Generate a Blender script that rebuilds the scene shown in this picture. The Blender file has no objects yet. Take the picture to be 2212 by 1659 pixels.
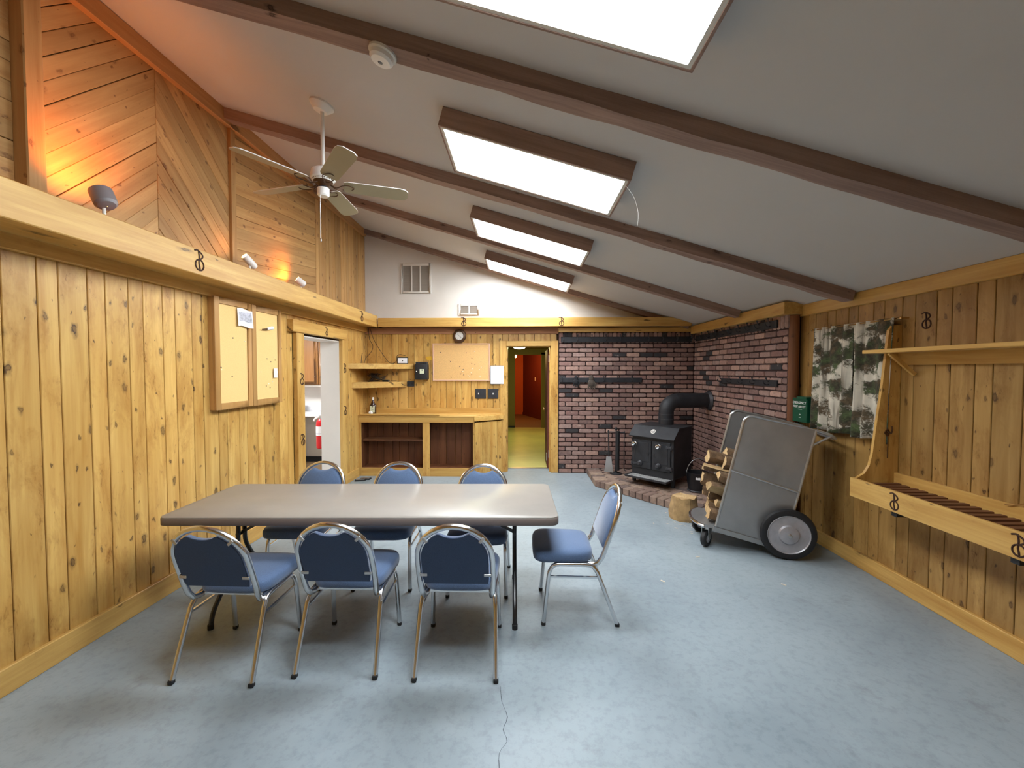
import bpy, bmesh, math, random
from mathutils import Vector, Matrix
random.seed(7)
PI = math.pi
SC = bpy.context.scene
COL = SC.collection
RAD = math.radians

# ---------------------------------------------------------------- camera, world, exposure
cam_d = bpy.data.cameras.new('camera')
cam = bpy.data.objects.new('camera', cam_d)
COL.objects.link(cam)
cam_d.sensor_fit = 'HORIZONTAL'
cam_d.sensor_width = 36.0
cam_d.lens = 900.0 / 2212.0 * 36.0
cam_d.clip_start = 0.02
cam.location = (0, 0, 1.65)
cam.rotation_euler = (PI / 2 - math.atan(29.5 / 900), 0, math.atan(24 / 900))
SC.camera = cam

world = bpy.data.worlds.new('world')
SC.world = world
world.use_nodes = True
world.node_tree.nodes['Background'].inputs[0].default_value = (0.9, 0.95, 1.0, 1)
world.node_tree.nodes['Background'].inputs[1].default_value = 0.05

SC.view_settings.view_transform = 'Standard'
SC.view_settings.look = 'None'
SC.view_settings.gamma = 1.0
SC.view_settings.use_curve_mapping = False
SC.view_settings.exposure = 1.15

PANEL_W = 15.0       # strength of the fluorescent diffusers
SPOT_W = 11.0        # warm ledge lamps
KITCHEN_W = 22.0
HALL_W = 36.0

# ---------------------------------------------------------------- node / material helpers
def new_mat(name):
    m = bpy.data.materials.new(name)
    m.use_nodes = True
    nt = m.node_tree
    b = nt.nodes['Principled BSDF']
    return m, nt, b

def nd(nt, typ, **kw):
    n = nt.nodes.new(typ)
    for k, v in kw.items():
        if k == 'ins':
            for i, val in v.items():
                n.inputs[i].default_value = val
        else:
            setattr(n, k, v)
    return n

def c4(c):
    return (c[0], c[1], c[2], 1.0)

def srgb(r, g, b):
    f = lambda v: ((v / 255 + 0.055) / 1.055) ** 2.4 if v > 10.3 else v / 255 / 12.92
    return (f(r), f(g), f(b))

def ramp(nt, stops, interp='LINEAR'):
    n = nt.nodes.new('ShaderNodeValToRGB')
    n.color_ramp.interpolation = interp
    el = n.color_ramp.elements
    while len(el) < len(stops):
        el.new(0.5)
    for e, (p, c) in zip(el, stops):
        e.position = p
        e.color = c4(c) if len(c) == 3 else c
    return n

def mixc(nt, fac, a, b, mode='MIX'):
    n = nt.nodes.new('ShaderNodeMix')
    n.data_type = 'RGBA'
    n.blend_type = mode
    L = nt.links
    for sock, v in ((n.inputs[0], fac), (n.inputs[6], a), (n.inputs[7], b)):
        if hasattr(v, 'default_value'):
            L.new(v, sock)
        elif isinstance(v, (int, float)):
            sock.default_value = v
        else:
            sock.default_value = c4(v)
    return n.outputs[2]

def objcoord(nt, rand=True, scale=(1, 1, 1)):
    tc = nd(nt, 'ShaderNodeTexCoord')
    L = nt.links
    out = tc.outputs['Object']
    if rand:
        oi = nd(nt, 'ShaderNodeObjectInfo')
        vm = nd(nt, 'ShaderNodeVectorMath', operation='MULTIPLY_ADD')
        L.new(oi.outputs['Random'], vm.inputs[0])
        vm.inputs[1].default_value = (37.1, 17.3, 91.7)
        L.new(out, vm.inputs[2])
        out = vm.outputs[0]
    mp = nd(nt, 'ShaderNodeMapping')
    mp.inputs['Scale'].default_value = scale
    L.new(out, mp.inputs['Vector'])
    return mp.outputs[0]

def noise(nt, vec, scale=5, detail=3, rough=0.55, dist=0.0):
    n = nd(nt, 'ShaderNodeTexNoise')
    n.inputs['Scale'].default_value = scale
    n.inputs['Detail'].default_value = detail
    n.inputs['Roughness'].default_value = rough
    n.inputs['Distortion'].default_value = dist
    nt.links.new(vec, n.inputs['Vector'])
    return n.outputs['Fac']

def set_in(b, name, v):
    if name in b.inputs:
        b.inputs[name].default_value = v

def bump(nt, b, h, strength=0.2, dist=0.01):
    n = nd(nt, 'ShaderNodeBump')
    n.inputs['Strength'].default_value = strength
    n.inputs['Distance'].default_value = dist
    nt.links.new(h, n.inputs['Height'])
    nt.links.new(n.outputs[0], b.inputs['Normal'])

def plain(name, col, rough=0.5, metal=0.0, var=0.0, scale=8.0, bmp=0.0, spec=0.5, coat=0.0):
    m, nt, b = new_mat(name)
    b.inputs['Base Color'].default_value = c4(col)
    b.inputs['Roughness'].default_value = rough
    b.inputs['Metallic'].default_value = metal
    set_in(b, 'Specular IOR Level', spec)
    set_in(b, 'Coat Weight', coat)
    if var or bmp:
        v = objcoord(nt)
        f = noise(nt, v, scale, 4)
        if var:
            lo = tuple(x * (1 - var) for x in col)
            hi = tuple(min(1, x * (1 + var)) for x in col)
            r = ramp(nt, [(0.3, lo), (0.7, hi)])
            nt.links.new(f, r.inputs[0])
            nt.links.new(r.outputs[0], b.inputs['Base Color'])
        if bmp:
            f2 = noise(nt, v, scale * 12, 2)
            bump(nt, b, f2, bmp, 0.004)
    return m

def emit(name, col, strength):
    m, nt, b = new_mat(name)
    b.inputs['Base Color'].default_value = c4((0.8, 0.8, 0.8))
    set_in(b, 'Emission Color', c4(col))
    set_in(b, 'Emission Strength', strength)
    return m

def wood(name, light, dark, knot=(0.052, 0.022, 0.010), knots=0.5, rough=0.45, grain=0.5, vary=0.16,
         axis='Z', stain=0.0, kscale=(7.0, 3.0), bmp=0.15, spec=0.35):
    """long grain along the given local axis; knots as Voronoi spots, per-board variation"""
    m, nt, b = new_mat(name)
    L = nt.links
    base = objcoord(nt, True)
    def sc(across, along):
        mp = nd(nt, 'ShaderNodeMapping')
        s = {'X': (along, across, across), 'Y': (across, along, across), 'Z': (across, across, along)}[axis]
        mp.inputs['Scale'].default_value = s
        L.new(base, mp.inputs['Vector'])
        return mp.outputs[0]
    g1 = noise(nt, sc(55, 2.2), 1.0, 4, 0.6, 0.3)
    g2 = noise(nt, sc(9, 0.9), 1.0, 3, 0.5, 0.8)
    add = nd(nt, 'ShaderNodeMath', operation='MULTIPLY_ADD')
    L.new(g1, add.inputs[0]); add.inputs[1].default_value = grain
    L.new(g2, add.inputs[2])
    sub = nd(nt, 'ShaderNodeMath', operation='SUBTRACT'); L.new(add.outputs[0], sub.inputs[0])
    sub.inputs[1].default_value = grain * 0.5
    r = ramp(nt, [(0.22, dark), (0.5, tuple((a + c) / 2 for a, c in zip(dark, light))), (0.75, light)])
    L.new(sub.outputs[0], r.inputs[0])
    col = r.outputs[0]
    if stain:
        g3 = noise(nt, sc(6, 2.0), 1.0, 5, 0.7, 0.5)
        rs = ramp(nt, [(0.48, (0, 0, 0)), (0.66, (1, 1, 1))])
        L.new(g3, rs.inputs[0])
        mm = nd(nt, 'ShaderNodeMath', operation='MULTIPLY'); L.new(rs.outputs[0], mm.inputs[0]); mm.inputs[1].default_value = stain
        col = mixc(nt, mm.outputs[0], col, (dark[0] * 0.72, dark[1] * 0.58, dark[2] * 0.42))
        g4 = noise(nt, sc(24, 9), 1.0, 6, 0.75, 0.8)
        r4 = ramp(nt, [(0.54, (0, 0, 0)), (0.68, (1, 1, 1))])
        L.new(g4, r4.inputs[0])
        m4 = nd(nt, 'ShaderNodeMath', operation='MULTIPLY'); L.new(r4.outputs[0], m4.inputs[0]); L.new(rs.outputs[0], m4.inputs[1])
        m5 = nd(nt, 'ShaderNodeMath', operation='MULTIPLY'); L.new(m4.outputs[0], m5.inputs[0]); m5.inputs[1].default_value = min(1.0, stain * 2.2)
        col = mixc(nt, m5.outputs[0], col, (dark[0] * 0.38, dark[1] * 0.26, dark[2] * 0.16))
    if knots:
        # flatten to the board face: across = first non-grain axis, along = grain axis
        sp = nd(nt, 'ShaderNodeSeparateXYZ'); L.new(base, sp.inputs[0])
        cb = nd(nt, 'ShaderNodeCombineXYZ')
        ax = 'XYZ'.index(axis)
        oth = [i for i in range(3) if i != ax]
        mul1 = nd(nt, 'ShaderNodeMath', operation='ADD')
        L.new(sp.outputs[oth[0]], mul1.inputs[0]); L.new(sp.outputs[oth[1]], mul1.inputs[1])
        ml = nd(nt, 'ShaderNodeMath', operation='MULTIPLY'); L.new(mul1.outputs[0], ml.inputs[0]); ml.inputs[1].default_value = kscale[0]
        ml2 = nd(nt, 'ShaderNodeMath', operation='MULTIPLY'); L.new(sp.outputs[ax], ml2.inputs[0]); ml2.inputs[1].default_value = kscale[1]
        L.new(ml.outputs[0], cb.inputs[0]); L.new(ml2.outputs[0], cb.inputs[1])
        nz = nd(nt, 'ShaderNodeTexNoise'); nz.inputs['Scale'].default_value = 4.0
        L.new(cb.outputs[0], nz.inputs['Vector'])
        vv = nd(nt, 'ShaderNodeVectorMath', operation='MULTIPLY_ADD')
        L.new(nz.outputs['Color'], vv.inputs[0]); vv.inputs[1].default_value = (0.34, 0.34, 0); L.new(cb.outputs[0], vv.inputs[2])
        vo = nd(nt, 'ShaderNodeTexVoronoi'); vo.voronoi_dimensions = '2D'; vo.inputs['Scale'].default_value = 1.0
        L.new(vv.outputs[0], vo.inputs['Vector'])
        sc2 = nd(nt, 'ShaderNodeSeparateColor'); L.new(vo.outputs['Color'], sc2.inputs[0])
        gt = nd(nt, 'ShaderNodeMath', operation='LESS_THAN'); L.new(sc2.outputs[0], gt.inputs[0]); gt.inputs[1].default_value = knots
        # knots differ in darkness from one to the next
        kd = nd(nt, 'ShaderNodeMapRange'); L.new(sc2.outputs[2], kd.inputs[0]); kd.inputs[3].default_value = 0.7; kd.inputs[4].default_value = 1.0
        # knot radius varies per cell
        pw = nd(nt, 'ShaderNodeMath', operation='POWER'); L.new(sc2.outputs[1], pw.inputs[0]); pw.inputs[1].default_value = 2.8
        rad = nd(nt, 'ShaderNodeMath', operation='MULTIPLY_ADD'); L.new(pw.outputs[0], rad.inputs[0]); rad.inputs[1].default_value = 0.25; rad.inputs[2].default_value = 0.04
        dv = nd(nt, 'ShaderNodeMath', operation='DIVIDE'); L.new(vo.outputs['Distance'], dv.inputs[0]); L.new(rad.outputs[0], dv.inputs[1])
        kr = ramp(nt, [(0.0, (0.75, 0.75, 0.75)), (0.25, (0.7, 0.7, 0.7)), (0.42, (1, 1, 1)), (0.55, (0.45, 0.45, 0.45)), (1.0, (0, 0, 0))])
        L.new(dv.outputs[0], kr.inputs[0])
        mk = nd(nt, 'ShaderNodeMath', operation='MULTIPLY'); L.new(kr.outputs[0], mk.inputs[0]); L.new(gt.outputs[0], mk.inputs[1])
        mk2 = nd(nt, 'ShaderNodeMath', operation='MULTIPLY'); L.new(mk.outputs[0], mk2.inputs[0]); L.new(kd.outputs[0], mk2.inputs[1])
        col = mixc(nt, mk2.outputs[0], col, knot)
    if vary:
        oi = nd(nt, 'ShaderNodeObjectInfo')
        mr = nd(nt, 'ShaderNodeMapRange'); L.new(oi.outputs['Random'], mr.inputs[0])
        mr.inputs[3].default_value = 1 - vary; mr.inputs[4].default_value = 1 + vary * 0.5
        hs = nd(nt, 'ShaderNodeHueSaturation'); L.new(mr.outputs[0], hs.inputs['Value']); L.new(col, hs.inputs['Color'])
        col = hs.outputs[0]
    L.new(col, b.inputs['Base Color'])
    b.inputs['Roughness'].default_value = rough
    set_in(b, 'Specular IOR Level', spec)
    if bmp:
        bump(nt, b, g1, bmp, 0.004)
    return m

M = {}
PL, PD = srgb(220, 180, 106), srgb(184, 136, 66)
M['pine'] = wood('pine_boards', PL, PD, knots=0.72, rough=0.38, stain=0.55, vary=0.15, grain=0.45, kscale=(10.5, 5.2))
M['pine_darker'] = wood('darker_pine_boards', srgb(184, 147, 88), srgb(148, 110, 58), knots=0.72, rough=0.42, stain=0.55, vary=0.15, grain=0.45, kscale=(10.5, 5.2))  # pine in a darker, browner tone, for the right wall boards
M['pine_y'] = wood('pine_along_y', PL, PD, knots=0.4, rough=0.4, stain=0.12, vary=0.1, axis='Y', kscale=(7, 2.2))
M['pine_x'] = wood('pine_along_x', PL, PD, knots=0.4, rough=0.4, stain=0.12, vary=0.1, axis='X', kscale=(7, 2.2))
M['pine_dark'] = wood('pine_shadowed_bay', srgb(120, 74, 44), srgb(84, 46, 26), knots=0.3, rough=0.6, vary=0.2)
M['cedar'] = wood('cedar_boards', srgb(206, 164, 106), srgb(172, 124, 70), knot=(0.16, 0.06, 0.02), knots=0.75, rough=0.5, vary=0.30, kscale=(11, 6.5), stain=0.12)
M['beam'] = wood('brown_stained_beam', srgb(170, 142, 128), srgb(130, 106, 96), knot=(0.03, 0.018, 0.014), knots=0.3, rough=0.75, vary=0.06, axis='X', grain=0.7, bmp=0.5)
M['beam_y'] = wood('brown_stained_board', srgb(138, 100, 72), srgb(104, 72, 52), knots=0.2, rough=0.7, vary=0.06, axis='Y', grain=0.6)
M['brown_x'] = wood('brown_trim_along_x', srgb(184, 134, 96), srgb(146, 102, 72), knots=0.2, rough=0.7, vary=0.06, axis='X', grain=0.6)
M['cedar_y'] = wood('cedar_trim_along_y', srgb(200, 152, 98), srgb(168, 118, 68), knots=0.4, rough=0.6, vary=0.06, axis='Y', grain=0.6)
M['post'] = wood('brown_post', srgb(140, 92, 58), srgb(100, 60, 38), knots=0.3, rough=0.6, vary=0.05)
M['slat'] = wood('dark_slat', srgb(128, 84, 54), srgb(92, 56, 36), knots=0.0, rough=0.55, vary=0.15, axis='X')
M['oak'] = wood('oak_frame', srgb(196, 150, 92), srgb(168, 124, 70), knots=0.0, rough=0.45, vary=0.08)
M['kitchen_wood'] = wood('kitchen_cabinet_wood', srgb(150, 106, 62), srgb(122, 82, 44), knots=0.0, rough=0.35, vary=0.06)
M['backing'] = plain('dark_joint_backing', srgb(62, 38, 16), 0.9)
M['white_wall'] = plain('white_painted_plaster', srgb(222, 217, 210), 0.75, var=0.03, scale=2.5, bmp=0.08)
M['ceil'] = plain('white_ceiling_plaster', srgb(198, 193, 187), 0.9, var=0.02, scale=1.2, bmp=0.12)
M['white'] = plain('white_enamel', srgb(235, 232, 226), 0.35)
M['offwhite'] = plain('off_white_plastic', srgb(214, 210, 200), 0.45)
M['chrome'] = plain('chrome', (0.74, 0.745, 0.76), 0.2, 1.0)
M['brassy'] = plain('brass_chrome', srgb(206, 172, 120), 0.2, 1.0)
M['black'] = plain('black_rubber', (0.012, 0.012, 0.014), 0.6)
M['black_gloss'] = plain('black_steel_tube', (0.012, 0.013, 0.016), 0.3, 0.0, spec=0.6)
M['iron'] = plain('black_stove_iron', (0.026, 0.027, 0.032), 0.55, 0.2, var=0.25, scale=9, bmp=0.25)
M['iron_edge'] = plain('worn_iron', (0.06, 0.06, 0.068), 0.5, 0.4, var=0.3, scale=20)
M['ash'] = plain('grey_ash', (0.28, 0.28, 0.28), 0.95, var=0.5, scale=30)
M['galv'] = plain('galvanised_steel', (0.40, 0.405, 0.41), 0.42, 0.75, var=0.14, scale=3.5)
M['galv_rim'] = plain('galvanised_rim', (0.55, 0.555, 0.56), 0.3, 0.85, var=0.1, scale=12)
M['hub'] = plain('silver_wheel_disc', (0.46, 0.45, 0.48), 0.4, 0.5, var=0.12, scale=14)
M['paper'] = plain('white_paper', srgb(235, 235, 238), 0.8)
M['ink'] = plain('dark_ink', (0.03, 0.03, 0.04), 0.7)
M['green_box'] = plain('dark_green_enamel', srgb(14, 78, 56), 0.35)
M['red'] = plain('red_enamel', srgb(190, 22, 30), 0.3)
M['brand'] = plain('burned_brand', srgb(58, 30, 14), 0.8)
M['cable'] = plain('black_cable', (0.02, 0.018, 0.016), 0.5)
M['cork'] = plain('cork', srgb(216, 172, 112), 0.9, var=0.12, scale=140, bmp=0.2)
M['cork_pale'] = plain('pale_cork', srgb(232, 196, 130), 0.9, var=0.06, scale=140, bmp=0.15)
M['pink_frame'] = plain('pale_copper_frame', srgb(226, 186, 160), 0.35, 0.3)
M['pin'] = plain('white_pushpin', srgb(240, 226, 196), 0.4)
M['bottle'] = plain('dark_amber_glass', (0.035, 0.012, 0.006), 0.08, spec=0.7)
M['label'] = plain('cream_bottle_label', srgb(214, 220, 190), 0.7)
M['linoleum'] = plain('yellow_linoleum', srgb(206, 200, 120), 0.4, var=0.12, scale=1.8)
M['olive'] = plain('olive_painted_wall', srgb(124, 108, 48), 0.7)
M['redwall'] = plain('dark_red_painted_wall', srgb(98, 42, 34), 0.6)
M['orange_wall'] = plain('orange_lit_wall', srgb(205, 100, 40), 0.7)  # orange glow of the far room lamp is put into this wall colour
M['brown_floor'] = plain('brown_hall_floor', srgb(128, 104, 74), 0.6)
M['laminate'] = plain('grey_counter_laminate', srgb(206, 206, 208), 0.35, var=0.1, scale=30)
M['tabletop'] = plain('grey_beige_laminate', srgb(144, 138, 131), 0.36, var=0.05, scale=5, bmp=0.05, spec=0.5)
M['table_edge'] = plain('brown_grey_table_edge', srgb(116, 104, 98), 0.45)
M['yellow_leaf'] = plain('yellow_sticker', srgb(206, 158, 36), 0.6)
M['bark'] = plain('log_bark', srgb(112, 88, 64), 0.95, var=0.45, scale=22, bmp=0.6)
M['logwood'] = wood('split_log_wood', srgb(212, 184, 138), srgb(168, 132, 88), knots=0.0, rough=0.85, vary=0.2, axis='X', grain=0.9)
M['glove_black'] = plain('black_cloth', (0.015, 0.015, 0.018), 0.95, bmp=0.3, scale=20)
M['glove_brown'] = plain('grey_brown_leather', srgb(76, 66, 58), 0.85, var=0.2, scale=20)
M['glass_dark'] = plain('dark_window_glass', (0.02, 0.022, 0.025), 0.05, spec=0.8)
M['copper'] = plain('antique_bronze', srgb(84, 56, 32), 0.45, 0.4)
M['diffuser'] = emit('fluorescent_diffuser', (0.90, 0.96, 1.0), PANEL_W)
M['kitchen_glow'] = emit('kitchen_lamp_diffuser', (0.95, 0.97, 1.0), KITCHEN_W)
M['hall_glow'] = emit('hall_lamp_diffuser', (1.0, 0.94, 0.40), HALL_W)
M['bulb_orange'] = emit('warm_bulb', (1.0, 0.5, 0.16), 30.0)
M['bulb_warm'] = emit('warm_flood_bulb', (1.0, 0.55, 0.2), 25.0)

def floor_mat():
    m, nt, b = new_mat('blue_grey_painted_concrete')
    L = nt.links
    v = objcoord(nt, False)
    f1 = noise(nt, v, 0.9, 5, 0.6, 0.4)
    r1 = ramp(nt, [(0.32, srgb(132, 144, 152)), (0.55, srgb(150, 162, 169)), (0.75, srgb(161, 172, 178))])
    L.new(f1, r1.inputs[0])
    f2 = noise(nt, v, 22, 5, 0.7)
    r2 = ramp(nt, [(0.36, (0.85, 0.86, 0.865)), (0.52, (1, 1, 1))])
    L.new(f2, r2.inputs[0])
    col = mixc(nt, 1.0, r1.outputs[0], r2.outputs[0], 'MULTIPLY')
    f3 = noise(nt, v, 3.2, 6, 0.75, 0.2)
    r3 = ramp(nt, [(0.58, (0, 0, 0)), (0.72, (1, 1, 1))])
    L.new(f3, r3.inputs[0])
    mm = nd(nt, 'ShaderNodeMath', operation='MULTIPLY'); L.new(r3.outputs[0], mm.inputs[0]); mm.inputs[1].default_value = 0.5
    col = mixc(nt, mm.outputs[0], col, srgb(112, 117, 121))
    L.new(col, b.inputs['Base Color'])
    rr = nd(nt, 'ShaderNodeMapRange'); L.new(f2, rr.inputs[0]); rr.inputs[3].default_value = 0.34; rr.inputs[4].default_value = 0.56
    L.new(rr.outputs[0], b.inputs['Roughness'])
    set_in(b, 'Specular IOR Level', 0.4)
    bump(nt, b, f2, 0.06, 0.006)
    return m
M['floor'] = floor_mat()

def brick_mat(name, tones):
    m, nt, b = new_mat(name)
    L = nt.links
    oi = nd(nt, 'ShaderNodeObjectInfo')
    r = ramp(nt, tones, 'CONSTANT')
    L.new(oi.outputs['Random'], r.inputs[0])
    v = objcoord(nt, True)
    f = noise(nt, v, 26, 4, 0.7)
    rr = ramp(nt, [(0.3, (0.72, 0.72, 0.72)), (0.7, (1.15, 1.12, 1.1))])
    L.new(f, rr.inputs[0])
    col = mixc(nt, 1.0, r.outputs[0], rr.outputs[0], 'MULTIPLY')
    f2 = noise(nt, v, 13, 3, 0.6, 0.5)
    r2 = ramp(nt, [(0.62, (0, 0, 0)), (0.75, (1, 1, 1))])
    L.new(f2, r2.inputs[0])
    mm = nd(nt, 'ShaderNodeMath', operation='MULTIPLY'); L.new(r2.outputs[0], mm.inputs[0]); mm.inputs[1].default_value = 0.45
    col = mixc(nt, mm.outputs[0], col, srgb(190, 172, 162))
    L.new(col, b.inputs['Base Color'])
    b.inputs['Roughness'].default_value = 0.85
    bump(nt, b, f, 0.5, 0.006)
    return m
BT = [(0.0, srgb(152, 121, 112)), (0.17, srgb(138, 106, 99)), (0.33, srgb(168, 135, 123)), (0.47, srgb(128, 102, 96)),
      (0.60, srgb(160, 133, 125)), (0.74, srgb(182, 148, 134)), (0.84, srgb(136, 108, 100)), (0.945, srgb(58, 55, 57))]
M['brick'] = brick_mat('reclaimed_red_brick', BT)
M['mortar'] = plain('dark_mortar', srgb(56, 38, 36), 0.95, var=0.2, scale=20)
M['hearth_brick'] = brick_mat('worn_hearth_brick', [(0.0, srgb(146, 124, 110)), (0.3, srgb(128, 106, 96)), (0.6, srgb(156, 134, 118)), (0.85, srgb(112, 96, 90))])

def fabric_mat():
    m, nt, b = new_mat('blue_tweed_fabric')
    L = nt.links
    v = objcoord(nt, True)
    f = noise(nt, v, 420, 2, 0.6)
    r = ramp(nt, [(0.3, srgb(58, 78, 110)), (0.7, srgb(92, 116, 152))])
    L.new(f, r.inputs[0])
    L.new(r.outputs[0], b.inputs['Base Color'])
    b.inputs['Roughness'].default_value = 0.85
    set_in(b, 'Sheen Weight', 0.35)
    set_in(b, 'Sheen Roughness', 0.5)
    bump(nt, b, f, 0.25, 0.002)
    return m
M['fabric'] = fabric_mat()
M['fabric_back'] = plain('navy_back_cloth', srgb(66, 84, 116), 0.9, var=0.15, scale=300)

def curtain_mat():
    m, nt, b = new_mat('woodland_print_cotton')
    L = nt.links
    v = objcoord(nt, False)
    mp = nd(nt, 'ShaderNodeMapping'); mp.inputs['Scale'].default_value = (0, 1, 1); L.new(v, mp.inputs['Vector'])
    v = mp.outputs[0]
    # pale ground
    f0 = noise(nt, v, 6, 3)
    r0 = ramp(nt, [(0.3, srgb(196, 190, 176)), (0.7, srgb(228, 222, 206))]); L.new(f0, r0.inputs[0])
    col = r0.outputs[0]
    # tree trunks: vertical bands
    m2 = nd(nt, 'ShaderNodeMapping'); m2.inputs['Scale'].default_value = (0, 11, 0.7); L.new(v, m2.inputs['Vector'])
    ft = noise(nt, m2.outputs[0], 1.0, 3, 0.5, 0.3)
    rt = ramp(nt, [(0.56, (0, 0, 0)), (0.60, (1, 1, 1)), (0.66, (0.2, 0.2, 0.2)), (0.7, (0, 0, 0))]); L.new(ft, rt.inputs[0])
    col = mixc(nt, rt.outputs[0], col, srgb(128, 120, 108))
    # foliage clusters
    m3 = nd(nt, 'ShaderNodeMapping'); m3.inputs['Scale'].default_value = (0, 1.0, 1.0); L.new(v, m3.inputs['Vector'])
    big = noise(nt, m3.outputs[0], 5.2, 2, 0.4, 0.6)
    fine = noise(nt, m3.outputs[0], 34, 5, 0.7, 1.0)
    ma = nd(nt, 'ShaderNodeMath', operation='MULTIPLY_ADD'); L.new(fine, ma.inputs[0]); ma.inputs[1].default_value = 0.42; L.new(big, ma.inputs[2])
    rf = ramp(nt, [(0.645, (0, 0, 0)), (0.72, (1, 1, 1))]); L.new(ma.outputs[0], rf.inputs[0])
    hue = noise(nt, v, 9, 2)
    rh = ramp(nt, [(0.38, srgb(94, 80, 60)), (0.5, srgb(70, 66, 52)), (0.66, srgb(82, 96, 62))]); L.new(hue, rh.inputs[0])
    fr = ramp(nt, [(0.35, (0.5, 0.5, 0.5)), (0.65, (1.3, 1.3, 1.3))]); L.new(fine, fr.inputs[0])
    leaf = mixc(nt, 1.0, rh.outputs[0], fr.outputs[0], 'MULTIPLY')
    col = mixc(nt, rf.outputs[0], col, leaf)
    L.new(col, b.inputs['Base Color'])
    b.inputs['Roughness'].default_value = 0.9
    return m
M['curtain'] = curtain_mat()

M['chip'] = plain('pale_wood_chip', srgb(214, 204, 186), 0.9)
M['bark_pale'] = plain('weathered_block_bark', srgb(164, 134, 92), 0.95, var=0.3, scale=14, bmp=0.5)

# ---------------------------------------------------------------- mesh helpers
class MB:
    """collects shapes and links them as ONE mesh object"""
    def __init__(s):
        s.v = []; s.f = []; s.mi = []; s.slot = 0
    def add(s, vs, fs):
        o = len(s.v)
        s.v += [tuple(v) for v in vs]
        s.f += [tuple(i + o for i in f) for f in fs]
        s.mi += [s.slot] * len(fs)
        return s
    def box(s, a, b, mtx=None):
        x0, y0, z0 = a; x1, y1, z1 = b
        vs = [Vector(p) for p in ((x0, y0, z0), (x1, y0, z0), (x1, y1, z0), (x0, y1, z0), (x0, y0, z1), (x1, y0, z1), (x1, y1, z1), (x0, y1, z1))]
        if mtx: vs = [mtx @ v for v in vs]
        return s.add(vs, [(0, 3, 2, 1), (4, 5, 6, 7), (0, 1, 5, 4), (1, 2, 6, 5), (2, 3, 7, 6), (3, 0, 4, 7)])
    def cbox(s, c, size, mtx=None):
        h = [q / 2 for q in size]
        m = Matrix.Translation(c) @ (mtx or Matrix())
        return s.box([-q for q in h], h, m)
    def bar(s, p, q, w, h, up=(0, 0, 1)):
        """rectangular bar from p to q"""
        p = Vector(p); q = Vector(q); d = q - p; L = d.length; d.normalize()
        u = Vector(up)
        if abs(d.dot(u)) > 0.99: u = Vector((1, 0, 0))
        x = d.cross(u).normalized(); z = x.cross(d).normalized()
        m = Matrix((x, d, z)).transposed().to_4x4(); m.translation = p
        return s.box((-w / 2, 0, -h / 2), (w / 2, L, h / 2), m)
    def prism(s, poly, z0, z1, mtx=None, inset=0.0):
        n = len(poly)
        top = inset_poly(poly, inset) if inset else poly
        vs = [Vector((p[0], p[1], z0)) for p in poly] + [Vector((p[0], p[1], z1)) for p in top]
        if mtx: vs = [mtx @ v for v in vs]
        fs = [tuple(reversed(range(n))), tuple(range(n, 2 * n))] + [(i, (i + 1) % n, n + (i + 1) % n, n + i) for i in range(n)]
        return s.add(vs, fs)
    def tube(s, pts, r, n=8, closed=False, sq=False, cap=True):
        pts = [Vector(p) for p in pts]
        m = len(pts)
        rs = r if isinstance(r, (list, tuple)) else [r] * m
        tang = []
        for i in range(m):
            a = pts[i - 1] if (i > 0 or closed) else pts[i]
            b = pts[(i + 1) % m] if (i < m - 1 or closed) else pts[i]
            t = (b - a)
            tang.append(t.normalized() if t.length > 1e-9 else Vector((0, 0, 1)))
        up = Vector((0, 0, 1))
        if abs(tang[0].dot(up)) > 0.9: up = Vector((1, 0, 0))
        nrm = (up - tang[0] * up.dot(tang[0])).normalized()
        vs = []
        for i in range(m):
            if i:
                nrm = (nrm - tang[i] * nrm.dot(tang[i]))
                nrm = nrm.normalized() if nrm.length > 1e-6 else tang[i].orthogonal().normalized()
            bi = tang[i].cross(nrm)
            for k in range(n):
                a = 2 * PI * (k + (0.5 if sq else 0)) / n
                vs.append(pts[i] + (nrm * math.cos(a) + bi * math.sin(a)) * rs[i])
        fs = []
        for i in range(m if closed else m - 1):
            j = (i + 1) % m
            for k in range(n):
                fs.append((i * n + k, i * n + (k + 1) % n, j * n + (k + 1) % n, j * n + k))
        if not closed and cap:
            fs.append(tuple(reversed(range(n)))); fs.append(tuple(range((m - 1) * n, m * n)))
        return s.add(vs, fs)
    def lathe(s, prof, n=20, mtx=None, cap=True):
        vs = []; fs = []
        for (r, z) in prof:
            for k in range(n):
                a = 2 * PI * k / n
                vs.append(Vector((r * math.cos(a), r * math.sin(a), z)))
        for i in range(len(prof) - 1):
            for k in range(n):
                fs.append((i * n + k, i * n + (k + 1) % n, (i + 1) * n + (k + 1) % n, (i + 1) * n + k))
        if cap:
            fs.append(tuple(reversed(range(n)))); fs.append(tuple(range((len(prof) - 1) * n, len(prof) * n)))
        if mtx: vs = [mtx @ v for v in vs]
        return s.add(vs, fs)
    def ell(s, c, r, n=12, m=8, mtx=None):
        vs = []; fs = []
        for i in range(m + 1):
            t = PI * i / m
            for k in range(n):
                a = 2 * PI * k / n
                vs.append(Vector((r[0] * math.sin(t) * math.cos(a), r[1] * math.sin(t) * math.sin(a), r[2] * math.cos(t))))
        for i in range(m):
            for k in range(n):
                fs.append((i * n + k, (i + 1) * n + k, (i + 1) * n + (k + 1) % n, i * n + (k + 1) % n))
        T = Matrix.Translation(c) @ (mtx or Matrix())
        return s.add([T @ v for v in vs], fs)
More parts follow.
